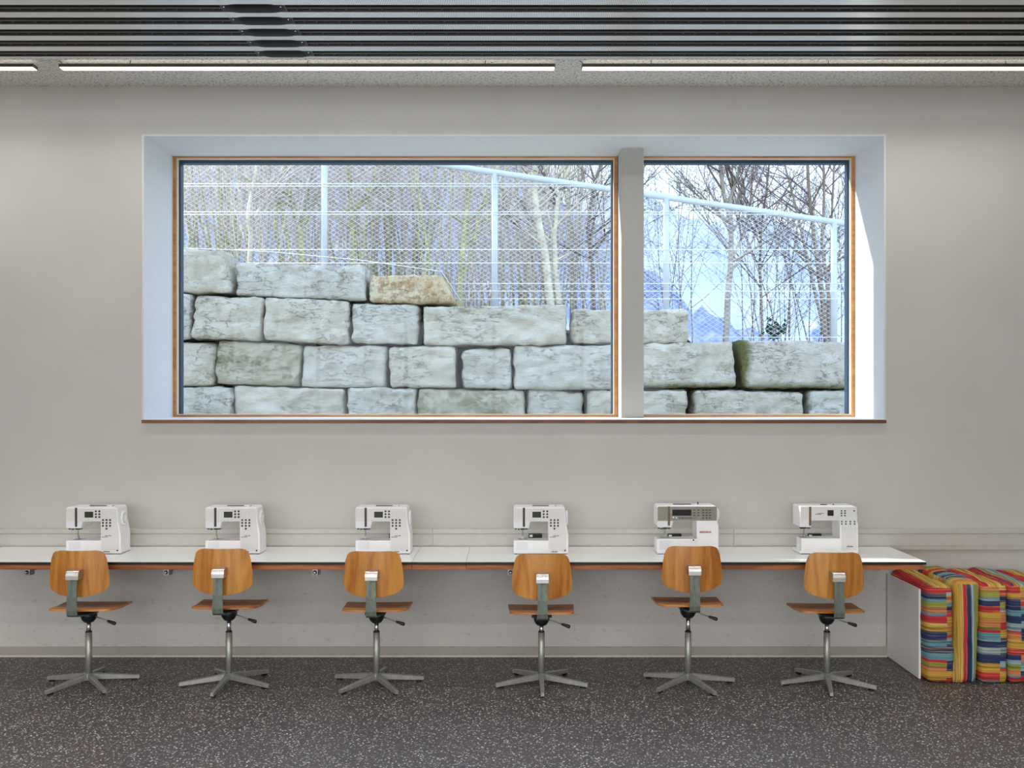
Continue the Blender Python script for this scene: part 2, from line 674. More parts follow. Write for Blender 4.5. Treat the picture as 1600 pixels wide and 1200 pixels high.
for k, (x0, x1) in enumerate(((OX0, PX0 - .004), (PX1 - .05, OX1))):
    w = struct(empty('window_%d' % (k + 1), ((x0 + x1) / 2, YR, OZ0)))
    a, b = x0 - (x0 + x1) / 2, x1 - (x0 + x1) / 2
    h = OZ1 - OZ0
    make_obj('wood_frame', frame_ring(a, b, -.006, h + .010, .022, 0, .05), FRAMEW, w)
    make_obj('seal', frame_ring(a + .022, b - .022, .016, h - .012, .005, .012, .05), CREAM, w)
    make_obj('outer_frame', frame_ring(a + .016, b - .016, -.010, h - .016, .022, .055, .122), FRAMEDK, w)
    make_obj('pane', box(a + .02, b - .02, .066, .070, .014, h - .02), GLASS, w)

# wall trunking behind the table
duct = empty('cable_trunking', (0, 0, .713))
tag(duct, 'long beige-grey cable trunking running along the wall behind the worktops', 'trunking')
bm = bmesh.new()
add_box(bm, XL + .01, XR - .01, -.056, -.0005, 0, .134, .002)
make_obj('trunk_body', bm_mesh(bm), DUCT, duct)
jx = [XL + .01, -4.6, -2.57, -.535, 1.431, 3.43, XR - .01]
for i in range(6):
    make_obj('trunk_cover', box(jx[i] + .0012, jx[i + 1] - .0012, -.061, -.055, .027, .104, .0015), DUCT, duct)
    make_obj('trunk_lip', box(jx[i] + .0012, jx[i + 1] - .0012, -.064, -.05, .107, .136, .003), DUCT, duct)

# ------------------------------------------------------------------ ceiling: linear lamps
LUM = [(-5.92, -2.915), (-2.76, .246), (.408, 3.41)]


def luminaire(xa, xb, y, label, group, watts=11.0):
    o = tag(empty('linear_pendant_lamp', ((xa + xb) / 2, y, 3.71)), label, 'lamp', group)
    L = (xb - xa) / 2
    make_obj('housing', box(-L, L, 0, .065, .003, .023, .001), LUMIN, o)
    make_obj('diffuser', box(-L + .004, L - .004, .003, .062, 0, .003), DIFF, o)
    make_obj('upper_diffuser', box(-L + .01, L - .01, .012, .053, .0225, .0245), DIFF_UP, o)
    ld = bpy.data.lights.new('lamp_light', 'AREA')
    ld.shape = 'RECTANGLE'
    ld.size = 2 * L - .02
    ld.size_y = .055
    ld.spread = math.radians(138)
    ld.energy = watts
    ld.color = (1.0, .975, .93)
    lo = bpy.data.objects.new('lamp_light', ld)
    COL.objects.link(lo)
    lo.parent = o
    lo.location = (0, .0325, -.002)
    for t in (-L + .423, 0.0, L - .423):
        make_obj('suspension_wire', tube([(t, .03, .022), (t, .03, .05)], .002, 5), DARKMET, o)
    make_obj('power_cable', tube([(-L + .012, .03, .022), (-L + .008, .03, .034), (-L - .012, .03, .05)], .002, 5), DARKMET, o)
    return o


luminaire(*LUM[0], -.56, 'slim linear lamp at the left picture edge, only its right end showing', 'lamps along the window wall')
luminaire(*LUM[1], -.56, 'slim lit linear lamp hung near the wall, above the wide left window pane', 'lamps along the window wall')
luminaire(*LUM[2], -.56, 'slim lit linear lamp hung near the wall, above the narrow right window pane', 'lamps along the window wall')
for y in (-4.9, -6.16, -8.74, -10.2):
    for xa, xb in LUM:
        luminaire(xa, xb, y, 'slim linear lamp behind the viewpoint, part of the rows deeper in the room', 'lamps deeper in the room', 42.0)

# ------------------------------------------------------------------ ceiling: perforated radiant panels
ZP = 3.51
HP = ZP - HC


def dpy(py):
    return F * HP / (612 - py) - DW


STEP = .160
Y0 = dpy(90) + .012              # wall-side edge
NS = 10
XJ0, XJ1 = -1.34, -1.06


def panel(x0, x1, label):
    cx = (x0 + x1) / 2
    L = (x1 - x0) / 2
    o = tag(empty('ceiling_panel', (cx, Y0, ZP)), label, 'ceiling panel', 'perforated metal ceiling panels')
    strip = bmesh.new()
    add_box(strip, -L, L, -.068, 0, 0, .0015)
    strip = bm_mesh(strip)
    edge = box(-L, L, -.026, 0, 0, .0015)
    rail = bmesh.new()
    # folded dark channel between two perforated strips, with a pipe saddle and clip tabs
    prof = [(0, .001), (-.008, .034), (-.084, .034), (-.092, .001), (-.0935, .001), (-.0855, .0355), (-.0065, .0355), (.0015, .001)]
    add_prism(rail, prof, -L, L, 0, 2, 'yz')
    prof2 = [(-.022, .030), (-.022, .008), (-.030, .004), (-.052, .004), (-.060, .010), (-.060, .030)]
    add_prism(rail, prof2, -L, L, 0, 2, 'yz')
    t = -L + .05
    while t < L - .05:
        for q in (0, .058):
            add_box(rail, t + q, t + q + .008, -.028, -.018, .003, .012)
        t += .167
    rail = bm_mesh(rail)
    y = 0.0
    make_obj('edge_strip', edge, PERF, o)
    y -= .026
    for i in range(NS):
        make_obj('dark_channel', rail, DARKMET, o, (0, y, 0))
        y -= .092
        make_obj('perforated_strip', strip, PERF, o, (0, y, 0))
        y -= .068
    n = max(2, int((x1 - x0) / 1.6))
    rod = bmesh.new()
    for i in range(n):
        t = -L + .4 + i * (2 * L - .8) / (n - 1)
        for yy in (-.3, -1.3):
            add_tube(rod, [(t, yy, .001), (t, yy, ZC - ZP)], .003, 5)
    make_obj('hanger_rods', bm_mesh(rod), STEEL, o)
    return o


panel(XL + .35, XJ0 - .0015, 'ribbed perforated metal ceiling panel left of the bulging joint covers')
panel(XJ1 + .0015, XR - .35, 'ribbed perforated metal ceiling panel right of the bulging joint covers')


def joint():
    L = (XJ1 - XJ0) / 2
    o = tag(empty('panel_joint', ((XJ0 + XJ1) / 2, Y0, ZP)), 'short ribbed joint piece with dark bulging covers between two metal ceiling panels', 'ceiling joint')
    strip = box(-L, L, -.068, 0, 0, .0015)
    cap = bmesh.new()
    n = 18
    rows = []
    for i in range(n + 1):
        u = -1 + 2 * i / n
        e = max(0.0, 1 - abs(u) ** 2.6) if abs(u) < 1 else 0
        b = .5 - .5 * math.cos(math.pi * min(1, (1 - abs(u)) / .45))
        half = .046 + .016 * b
        dep = .002 + .012 * b
        row = []
        for j in range(9):
            v = -1 + 2 * j / 8
            row.append(cap.verts.new((u * L, -.046 + v * half, .003 - dep * (1 - abs(v) ** 2.2))))
        rows.append(row)
    for i in range(n):
        for j in range(8):
            f = cap.faces.new((rows[i][j], rows[i][j + 1], rows[i + 1][j + 1], rows[i + 1][j]))
            f.smooth = True
    bmesh.ops.solidify(cap, geom=cap.faces[:], thickness=-.0015)
    cap = bm_mesh(cap)
    bolt = lathe([(.0035, -.004), (.0045, -.003), (.0045, .002)], 8)
    edge = box(-L, L, -.026, 0, 0, .0015)
    make_obj('edge_strip', edge, PERF, o)
    y = -.026
    for i in range(NS):
        c = make_obj('joint_cover', cap, DARKMET, o, (0, y, 0))
        for sx in (-1, 1):
            make_obj('bolt', bolt, CHROME, c, (sx * .130, -.075, -.001))
        y -= .092
        make_obj('perforated_strip', strip, PERF, o, (0, y, 0))
        y -= .068
    for sx in (-1, 1):
        make_obj('seam_backing', box(sx * L - .01, sx * L + .01, -1.62, 0, .0017, .003), DARKMET, o)
    make_obj('hanger_rods', tube([(0, -.7, .001), (0, -.7, ZC - ZP)], .003, 5), STEEL, o)


joint()

# ------------------------------------------------------------------ worktops on steel brackets
ZT = .735
YT0, YT1 = -.671, -.066


def worktop(x0, x1, label, brackets=(), right_end=False):
    o = tag(empty('worktop', ((x0 + x1) / 2, YT0, 0)), label, 'worktop', 'wall-mounted worktops in one row')
    L = (x1 - x0) / 2 - .0008
    D = YT1 - YT0
    make_obj('laminate_surface', box(-L, L, 0, D, ZT - .0016, ZT, .0006, 1), LAMINATE, o)
    make_obj('black_core', box(-L, L, .0005, D, ZT - .018, ZT - .0016, .001, 1), BLACK, o)
    r = L - .012 if right_end else L
    make_obj('plywood_board', box(-L, r, .010, D, ZT - .047, ZT - .018, .001, 1), PLY, o)
    zb = ZT - .047
    for bx, kind in brackets:
        t = bx - (x0 + x1) / 2
        bm = bmesh.new()
        add_box(bm, t + .012, t + .016, .15, D, zb - .03, zb)
        add_box(bm, t - .02, t + .016, .10, D, zb - .004, zb)
        add_box(bm, t - .02, t + .016, D - .004, D, zb - .08, zb)
        if kind == 0:
            add_box(bm, t - .022, t + .018, .1, .104, zb - .05, zb, .001, 1)
            add_box(bm, t + .012, t + .018, .1, .15, zb - .05, zb)
        else:
            add_prism(bm, [(t - .02, zb), (t + .03, zb), (t + .026, zb - .008)], .06, .1)
        br = make_obj('bracket', bm_mesh(bm), STEEL, o)
        if kind == 0:
            make_obj('bolt', lathe([(.012, .1), (.012, .092), (.006, .090), (.006, .084)], 10, 'y'), CHROME, br, (t - .005, 0, zb - .032))
    return o


worktop(-3.35, -.612, 'long white worktop with black edge carrying three sewing machines, left of the narrow insert', [(-2.94, 0), (-2.1, 0), (-1.2, 0)])
worktop(-.612, -.289, 'short white worktop insert between the two long worktops', [])
worktop(-.289, 2.45, 'long white worktop with black edge whose free right end stands over the cushions', [(-.02, 0), (.30, 0), (1.28, 1), (2.21, 1)], True)

# ------------------------------------------------------------------ white board at the table end
bd = tag(empty('side_board', (2.459, -.545, 0)), 'white upright board with plywood edges, standing under the table end beside striped cushions', 'board')
make_obj('white_face', box(-.007, .006, .0, .545, .0065, .549, .001, 1), LAMINATE, bd)
make_obj('lower_edge', box(-.007, .006, .0, .545, .0, .0065), PLY, bd)
make_obj('rear_edge', box(-.0085, -.007, .538, .545, .0, .549), PLY2, bd)


# ------------------------------------------------------------------ chairs
def sheet(outline, rows, nu, fy, th, mapper):
    """shell from a (v, half-width) outline; mapper(u, v, halfwidth) -> point; thickened by normal"""
    bm = bmesh.new()
    g = []
    for v in rows:
        hw = outline(v)
        g.append([bm.verts.new(mapper(-1 + 2 * i / nu, v, hw)) for i in range(nu + 1)])
    for a in range(len(rows) - 1):
        for i in range(nu):
            f = bm.faces.new((g[a][i], g[a][i + 1], g[a + 1][i + 1], g[a + 1][i]))
    bmesh.ops.recalc_face_normals(bm, faces=bm.faces[:])
    bmesh.ops.solidify(bm, geom=bm.faces[:], thickness=th)
    me = bm_mesh(bm)
    for p in me.polygons:
        p.use_smooth = True
    return me


def interp(tab):
    def f(v):
        for (a, fa), (b, fb) in zip(tab, tab[1:]):
            if v <= b:
                t = (v - a) / (b - a) if b > a else 0
                return fa + (fb - fa) * t
        return tab[-1][1]
    return f


def auto_smooth(me, ang=35):
    me.polygons.foreach_set('use_smooth', [True] * len(me.polygons))
    bm = bmesh.new()
    bm.from_mesh(me)
    for e in bm.edges:
        if len(e.link_faces) == 2 and e.calc_face_angle(0) > math.radians(ang):
            e.smooth = False
    bm.to_mesh(me)
    bm.free()
    return me


BACK_TAB = [(0, .60), (.012, .70), (.03, .775), (.06, .83), (.10, .868), (.2, .918), (.35, .955), (.5, .98), (.66, 1.0), (.76, .985), (.82, .945), (.87, .87), (.91, .77), (.94, .65), (.965, .52), (.985, .36), (1, .15)]
SEAT_TAB = [(0, .62), (.015, .78), (.04, .86), (.09, .915), (.18, .945), (.4, .962), (.97, 1.0), (.99, .985), (1, .97)]


def chair_meshes():
    M = {}
    back_rows = [a for a, _ in BACK_TAB]
    back_rows = sorted(set(back_rows + [.15, .28, .42, .58, .7]))
    fb = interp(BACK_TAB)
    M['back'] = auto_smooth(sheet(fb, back_rows, 24, 0, .010,
        lambda u, v, hw: (u * hw * .177, -.172 + .040 * (u * hw) ** 2 + .010 * (v - .5) ** 2, .355 - .268 * v)))
    seat_rows = sorted(set([a for a, _ in SEAT_TAB] + [.25, .33, .5, .6, .7, .8, .9]))
    fs = interp(SEAT_TAB)
    prof = interp([(0, .012), (.06, .0105), (.15, .007), (.3, .002), (.5, -.003), (.7, -.004), (.85, -.004), (1, -.007)])
    M['seat'] = auto_smooth(sheet(fs, seat_rows, 20, 0, .012,
        lambda u, v, hw: (u * hw * .200, -.155 + .325 * v, prof(v) + .003 * (u * hw) ** 2)))
    # strut: steel strap under the seat, up behind the back
    bm = bmesh.new()
    path = [(-.03, -.040, .036), (-.10, -.030, .036), (-.19, -.018, .032), (-.222, -.014, .031), (-.235, -.004, .031), (-.238, .02, .0305), (-.236, .10, .0285), (-.230, .16, .027), (-.226, .215, .0268)]
    prev = None
    n = len(path)
    rings = []
    for i, (y, z, w) in enumerate(path):
        a = path[max(0, i - 1)]
        b = path[min(n - 1, i + 1)]
        t = Vector((0, b[0] - a[0], b[1] - a[1])).normalized()
        nn = Vector((0, -t.z, t.y)) * .003
        p = Vector((0, y, z))
        rings.append([bm.verts.new(p + Vector((-w, 0, 0)) + nn), bm.verts.new(p + Vector((w, 0, 0)) + nn),
                      bm.verts.new(p + Vector((w, 0, 0)) - nn), bm.verts.new(p + Vector((-w, 0, 0)) - nn)])
    for i in range(n - 1):
        for j in range(4):
            bm.faces.new((rings[i][j], rings[i][(j + 1) % 4], rings[i + 1][(j + 1) % 4], rings[i + 1][j]))
    bm.faces.new(rings[0])
    bm.faces.new(rings[-1])
    M['strut'] = bm_mesh(bm)
    # clamp block with rounded upper rear edge
    prof = [(-.176, .252), (-.212, .252), (-.224, .249), (-.234, .242), (-.239, .232), (-.241, .222), (-.241, .198), (-.176, .198)]
    M['clamp'] = prism(prof, -.0365, .0365, .0015, 2, 'yz')
    bm = bmesh.new()
    for sx in (-1, 1):
        for dz in (.214, .226, .238):
            add_box(bm, sx * .0366 - .001, sx * .0366 + .001, -.212, -.206, dz - .003, dz + .003)
    M['slots'] = bm_mesh(bm)
    M['housing'] = lathe([(.012, -.098), (.026, -.094), (.036, -.084), (.044, -.070), (.048, -.056), (.048, -.036), (.02, -.032)], 24)
    M['plate'] = box(-.06, .06, -.075, .075, -.036, -.021, .003)
    M['rod'] = tube([(.03, -.01, -.055), (.125, -.02, -.086)], .004, 8)
    M['grip'] = tube([(.118, -.019, -.0838), (.122, -.02, -.085), (.135, -.021, -.0892), (.160, -.0235, -.0975), (.168, -.024, -.1), (.171, -.0243, -.101)], [.004, .0075, .0085, .011, .010, .005], 12)
    M['column'] = lathe([(.0195, .04), (.0195, .312)], 24)
    M['ring'] = lathe([(.0195, .312), (.0198, .317), (.016, .319)], 24)
    leg = bmesh.new()
    st = [(.0, .030, .066, .015), (.03, .032, .066, .0145), (.281, .010, .031, .0100), (.285, .011, .029, .0090)]
    rings = []
    for r, z0, z1, w in st:
        rings.append([leg.verts.new((-w, -r, z0)), leg.verts.new((w, -r, z0)), leg.verts.new((w, -r, z1 - .003)), leg.verts.new((w * .7, -r, z1)), leg.verts.new((-w * .7, -r, z1)), leg.verts.new((-w, -r, z1 - .003))])
    for i in range(3):
        for j in range(6):
            leg.faces.new((rings[i][j], rings[i][(j + 1) % 6], rings[i + 1][(j + 1) % 6], rings[i + 1][j]))
    leg.faces.new(rings[0])
    leg.faces.new(rings[-1])
    M['leg'] = bm_mesh(leg)
    M['glide'] = box(-.008, .008, -.272, -.238, 0, .014, .002)
    M['hub'] = lathe([(.024, .026), (.027, .032), (.027, .062), (.021, .070)], 20)
    return M


CM = chair_meshes()


def piston(zs):
    return lathe([(.0130, .30), (.0130, zs - .09)], 20)


def chair(x, y, zs, base_deg, label, rz=0.0):
    o = tag(empty('swivel_chair', (x, y, 0)), label, 'chair', 'wooden swivel chairs in a row at the worktop')
    R = math.radians(rz)

    def up(name, me, mat, par=o):
        c = make_obj(name, me, mat, par, (0, 0, zs) if par is o else None)
        if par is o:
            c.rotation_euler = (0, 0, R)
        return c
    up('seat', CM['seat'], SEATW)
    up('backrest', CM['back'], CHAIRW)
    up('back_strut', CM['strut'], STRUT)
    cl = up('back_clamp', CM['clamp'], ALU)
    make_obj('slot', CM['slots'], DARKPL, cl)
    up('mechanism_housing', CM['housing'], HOUSING)
    up('seat_plate', CM['plate'], HOUSING)
    lv = up('height_lever', CM['rod'], STEEL)
    make_obj('grip', CM['grip'], DARKPL, lv)
    make_obj('gas_piston', piston(zs), CHROME, o)
    c = make_obj('column', CM['column'], STEEL, o)
    make_obj('collar', CM['ring'], DARKPL, c)
    make_obj('hub', CM['hub'], STEEL, o)
    for k in range(5):
        a = math.radians(base_deg + 72 * k)
        lg = make_obj('leg', CM['leg'], STEEL, o)
        lg.rotation_euler = (0, 0, a)
        make_obj('glide', CM['glide'], DARKPL, lg)
    return o


CHAIRS = [
    (-2.542, .467, -32, 'beech swivel chair farthest left, in front of the leftmost sewing machine', 0),
    (-1.705, .478, -4, 'beech swivel chair second from the left, its back hiding the second machine\'s foot', 0),
    (-.824, .463, -40, 'beech swivel chair third from the left, at the worktop below the stepped stones', 0),
    (.1605, .448, 0, 'beech swivel chair with swirling grain seen square from behind, lowest of the six seats', 0),
    (1.036, .493, 24, 'beech swivel chair with the highest seat, in front of the grey-fronted sewing machine', 0),
    (1.865, .456, -11.5, 'beech swivel chair farthest right, nearest the white board and striped cushions', 0),
]
for x, zs, a, lb, rz in CHAIRS:
    chair(x, -.645, zs, a, lb, rz)


# ------------------------------------------------------------------ sewing machines
def text_mesh(txt, size, mat, parent, loc, name='lettering', shear=0.0, width=None):
    cu = bpy.data.curves.new('t', 'FONT')
    cu.body = txt
    cu.size = size
    cu.shear = shear
    cu.extrude = .0002
    cu.offset = size * .03
    cu.resolution_u = 2
    tmp = bpy.data.objects.new('t', cu)
    COL.objects.link(tmp)
    dg = bpy.context.evaluated_depsgraph_get()
    me = bpy.data.meshes.new_from_object(tmp.evaluated_get(dg))
    bpy.data.objects.remove(tmp)
    bpy.data.curves.remove(cu)
    me.materials.clear()
    xs = [v.co.x for v in me.vertices]
    k = 1.0
    if width and xs:
        k = width / (max(xs) - min(xs))
    for v in me.vertices:
        v.co = Vector((v.co.x * k, -v.co.z, v.co.y))
    return make_obj(name, me, mat, parent, loc)


def mm(poly):
    return [(a / 1000, b / 1000) for a, b in poly]


BTN = lathe([(.0062, 0), (.0062, -.0022), (.0050, -.0032)], 12, 'y')
BTN_S = lathe([(.0050, 0), (.0050, -.0022), (.0040, -.0030)], 12, 'y')


def machine(x, kind, label):
    S = SPEC[kind]
    o = tag(empty('sewing_machine', (x, -.39, ZT)), label, 'sewing machine', 'sewing machines on the worktops')
    W = S['w']
    b = make_obj('body', prism(mm(S['body']), .012, .175, .004, 2), M_WHITE, o)
    make_obj('base', prism(mm([(0, 10), (W, 10), (W + 2, 186), (-3, 186)]), .004, .020, .003, 2, 'xy'), M_WHITE, o)
    for fx in (14, W - 14):
        for fy in (24, 172):
            make_obj('foot', lathe([(.009, 0), (.009, .006)], 10), DARKPL, o, (fx / 1000, fy / 1000, 0))
    make_obj('underside_shade', prism(mm([(6, 14), (W - 6, 14), (W - 6, 180), (6, 180)]), .0015, .006, 0, 2, 'xy'), HOUSING, o)  # dark plate standing in for the shade line under the base
    fa = make_obj('free_arm', box(S['arm'][0] / 1000, S['arm'][1] / 1000, .010, .125, .016, S['arm'][2] / 1000, .005, 3), M_WHITE, o)
    if S.get('hook'):
        h = S['hook']
        make_obj('hook_cover', box(h[0] / 1000, h[1] / 1000, .0085, .012, h[2] / 1000, h[3] / 1000, .001, 1), M_PANELB, fa)
    make_obj('needle_plate', box(S['nx'] / 1000 - .028, S['nx'] / 1000 + .034, .035, .11, S['arm'][2] / 1000 - .001, S['arm'][2] / 1000 + .0008), ALU, fa)
    fp = make_obj('front_panel', prism(mm(S['panel']), .0095, .014, .0012, 1), S['pmat'], o)
    make_obj('head_cover', prism(mm(S['head']), .0100, .014, .001, 1), M_PANELB, o)
    sx0, sx1, sz0, sz1 = S['slit']
    make_obj('thread_slit', box(sx0 / 1000, sx1 / 1000, .0070, .013, sz0 / 1000, sz1 / 1000, .0015, 1), S['smat'], o)
    l = S['lcd']
    make_obj('display', box(l[0] / 1000, l[1] / 1000, .0082, .012, l[2] / 1000, l[3] / 1000, .0006, 1), S['lmat'], fp)
    for bx, bz, bmn in S['buttons']:
        make_obj('button', BTN if kind == 'A' else BTN_S, bmn, fp, (bx / 1000, .0095, bz / 1000))
    for bx, bz in S.get('keys', ()):
        make_obj('key', KEY, DARKPL, fp, (bx / 1000, .0095, bz / 1000))
    if S.get('icons'):
        bm = bmesh.new()
        for ix, iz in S['icons']:
            add_box(bm, (ix - 2.2) / 1000, (ix + 2.2) / 1000, .0090, .0097, (iz - .5) / 1000, (iz + .5) / 1000)
            add_box(bm, (ix - 1.5) / 1000, (ix - .6) / 1000, .0090, .0097, (iz + 1.5) / 1000, (iz + 4) / 1000)
        make_obj('icon_print', bm_mesh(bm), INK_LT, fp)
    for t, sz, im, tx, tz, wd, sh in S['text']:
        text_mesh(t, sz / 1000, im, o, (tx / 1000, .0088, tz / 1000), 'lettering', sh, wd / 1000)
    # needle area
    nx = S['nx'] / 1000
    hz = S['hz'] / 1000
    az = S['arm'][2] / 1000
    nb = make_obj('needle_bar', tube([(nx, .06, hz + .01), (nx, .06, hz - .018), (nx, .06, az + .012)], [.0046, .0046, .0030], 8), STEEL, o)
    bm = bmesh.new()
    add_box(bm, nx - .013, nx + .013, .05, .066, hz - .014, hz - .004, .001, 1)
    add_box(bm, nx - .030, nx - .018, .03, .05, hz - .012, hz - .006)
    add_box(bm, nx + .014, nx + .032, .03, .05, hz - .010, hz - .004)
    make_obj('needle_clamp', bm_mesh(bm), HOUSING, nb)
    make_obj('light_lens', box(.008, .020, .03, .045, hz - .010, hz - .002, .001, 1), DARKPL, o)
    bm = bmesh.new()
    add_box(bm, nx - .006, nx - .001, .035, .08, az + .001, az + .004)
    add_box(bm, nx + .001, nx + .006, .035, .08, az + .001, az + .004)
    add_box(bm, nx - .006, nx + .006, .055, .066, az + .004, az + .022)
    make_obj('presser_foot', bm_mesh(bm), STEEL, nb)
    # handwheel on the right flank
    wz, wr, wx = S['wheel']
    hw = make_obj('handwheel', lathe([(.012, 0), (wr * .92 / 1000, .001), (wr / 1000, .004), (wr / 1000, .014), (wr * .92 / 1000, .018), (wr * .60 / 1000, .019), (wr * .55 / 1000, .016), (.010, .015)], 36, 'x'), M_WHITE, o, (wx / 1000, .085, wz / 1000))
    make_obj('wheel_rim', lathe([(wr * .97 / 1000, .0035), (wr * 1.02 / 1000, .006), (wr * 1.02 / 1000, .010), (wr * .97 / 1000, .0125)], 36, 'x', False), M_PANEL, hw)
    make_obj('wheel_groove', lathe([(wr * .60 / 1000, .0170), (wr * .64 / 1000, .0192), (wr * .68 / 1000, .0192), (wr * .72 / 1000, .0170)], 36, 'x', False), INK_LT, hw)
    # spool bits on the lid
    tz = S['top'] / 1000
    bm = bmesh.new()
    add_box(bm, S['spool'][0] / 1000, S['spool'][1] / 1000, .085, .093, tz + .0005, tz + .0045)
    make_obj('spool_pin', bm_mesh(bm), S.get('spmat', DARKMET), o)
    make_obj('bobbin_winder', lathe([(.012, 0), (.012, .004), (.004, .005), (.004, S['wind'] / 1000)], 14), M_WHITE, o, (S['spool'][1] / 1000 + .022, .09, tz - .001))
    make_obj('winder_stop', box(-.003, .003, -.006, .006, 0, S['stop'] / 1000, .001, 1), INK_DK, o, (S['spool'][1] / 1000 + .042, .09, tz - .001))
    if S.get('jack'):
        jx, jz = S['jack']
        make_obj('socket_hole', lathe([(.0052, 0), (.0052, -.0012)], 14, 'y'), DARKPL, o, (jx / 1000, .0105, jz / 1000))
    return o


KEY = box(-.0068, .0068, -.002, .001, -.0026, .0026, .0006, 1)


def cA(X):
    return (X - 105) / 3.475


def zA(Y):
    return (1150 - Y) / 3.475


btnA = []
for i, X in enumerate((757, 833)):
    for j, Y in enumerate((222, 284, 346)):
        btnA.append((cA(X), zA(Y), M_RED if (i == 0 and j != 1) else M_PLUM))
for i, X in enumerate((910, 988, 1065)):
    for j, Y in enumerate((410, 472, 535)):
        btnA.append((cA(X), zA(Y), M_RED if (i < 1 and j == 0) else M_PLUM))
btnA.append((cA(988), zA(597), M_PLUM))

c6 = lambda X: (X - 250) / 3.475
z6 = lambda Y: (1160 - Y) / 3.475
btnC = [(c6(X), z6(Y), M_GREEN) for X in (1147, 1222) for Y in (222, 272, 325)]
btnC += [(c6(X), z6(Y), M_GREEN) for X in (1153, 1243, 1337, 1430) for Y in (455, 505)]
btnC += [(c6(1420), z6(222), M_GREEN)]

c5 = lambda X: (X - 150) / 3.475
z5 = lambda Y: (1165 - Y) / 3.475
keysB = [(c5(X), z5(Y)) for X in (950, 1040) for Y in (210, 267, 324)]
keysB += [(c5(X), z5(Y)) for X in (1145, 1218, 1290) for Y in (210, 267, 324, 381)]
keysB += [(c5(X), z5(380)) for X in (640, 700, 760, 820, 880)]

SPEC = {
    'A': dict(
        w=341,
        body=[(216, 15), (216, 203), (105, 203), (94, 161), (3, 161), (0, 168), (0, 285), (6, 292), (308, 292), (320, 285), (325, 205), (341, 120), (341, 15)],
        panel=[(4, 204), (4, 284), (315, 284), (318, 205), (330, 120), (330, 24), (221, 24), (221, 204)], pmat=M_PANEL,
        head=[(4, 164), (4, 202), (103, 202), (92, 164)],
        slit=(57, 71, 171, 289), smat=M_DARK, lcd=(117, 171, 228, 265), lmat=M_LCD,
        arm=(0, 218, 85), hook=(19, 88, 27, 78), buttons=btnA,
        icons=[(cA(X), zA(Y)) for X in (910, 988, 1065) for Y in (235, 290)] + [(cA(X), zA(420)) for X in (455, 530, 605, 680)],
        text=[('bernina', 9, INK_RED, cA(885), zA(787), 37, .0), ('activa 230', 8, INK_DK, cA(955), zA(760), 38, .0), ('obrist', 13, INK_DK, cA(918), zA(1108), 40, .1)],
        nx=56, hz=161, wheel=(219, 46, 322), top=292, spool=(118, 222), wind=6, stop=5, jack=(321, 23)),
    'B': dict(
        w=383,
        body=[(247, 15), (247, 206), (101, 206), (92, 168), (10, 165), (0, 176), (0, 293), (8, 301), (360, 301), (375, 293), (377, 190), (383, 180), (383, 15)],
        panel=[(3, 208), (3, 290), (9, 296), (371, 296), (371, 209)], pmat=M_METAL,
        head=[(6, 168), (3, 206), (98, 206), (90, 168)],
        slit=(66, 80, 178, 298), smat=M_BROWN, lcd=(94, 213, 240, 278), lmat=M_LCDB,
        arm=(-3, 248, 95), hook=(14, 92, 30, 86), buttons=[(c5(500), z5(368), M_WHITE), (c5(565), z5(376), M_WHITE)], keys=keysB,
        text=[('BERNINA', 15, INK_RED, c5(1065), z5(705), 74, .0)],
        nx=54, hz=165, wheel=(240, 36, 377), top=301, spool=(110, 225), wind=8, stop=18, jack=(226, 88)),
    'C': dict(
        w=363,
        body=[(250, 15), (250, 209), (73, 209), (71, 168), (3, 168), (0, 174), (0, 292), (6, 299), (340, 299), (356, 292), (358, 200), (363, 190), (363, 15)],
        panel=[(4, 210), (4, 292), (354, 292), (354, 24), (258, 24), (258, 210)], pmat=M_PANEL,
        head=[(4, 170), (4, 208), (71, 208), (69, 170)],
        slit=(56, 70, 178, 295), smat=M_BROWN, lcd=(171, 209, 239, 275), lmat=M_LCDB,
        arm=(8, 256, 98), buttons=btnC,
        icons=[(c6(X), z6(Y)) for X in (1157, 1225, 1295, 1365, 1437) for Y in (590, 632)],
        text=[('bernina', 9, INK_RED, c6(583), z6(305), 36, .0), ('activa', 8, INK_DK, c6(640), z6(282), 38, .0), ('obrist', 14, INK_DK, c6(1255), z6(1005), 41, .1)],
        nx=38, hz=168, wheel=(225, 40, 352), top=299, spool=(150, 190), wind=6, stop=7),
}
MACH = [
    (-2.794, 'A', 'white sewing machine with plum round buttons, leftmost on the worktop'),
    (-1.927, 'A', 'white sewing machine with plum round buttons, second from the left'),
    (-.991, 'A', 'white sewing machine with plum round buttons, just left of the short worktop insert'),
    (-.006, 'A', 'white sewing machine with plum round buttons, behind the lowest chair, right of the insert'),
    (.888, 'B', 'sewing machine with bronze-grey front, black display and large red brand lettering'),
    (1.777, 'C', 'white sewing machine with green round buttons at the right end of the worktop'),
]
for x, k, lb in MACH:
    machine(x, k, lb)


# black switched sockets on the trunking
def socket(px0, px1, label):
    d = DW - .075
    x0 = (px0 - 804) * d / F
    x1 = (px1 - 804) * d / F
    o = tag(empty('power_socket', ((x0 + x1) / 2, -.061, .795)), label, 'socket', 'black sockets on the trunking')
    h = (x1 - x0) / 2
    make_obj('socket_body', box(-h, h, -.014, 0, -.024, .026, .004), DARKPL, o)
    make_obj('white_label', box(-h + .006, -h + .026, -.0148, -.013, .004, .019, .0005, 1), LAMINATE, o)
    bm = bmesh.new()
    for t in (.012, .032):
        bm2 = lathe([(.0035, 0), (.0035, -.0008)], 8, 'y')
        bm.from_mesh(bm2)
        for v in bm.verts[-16:]:
            v.co += Vector((t, -.0142, -.004))
    make_obj('contact_hole', bm_mesh(bm), BLACK, o)


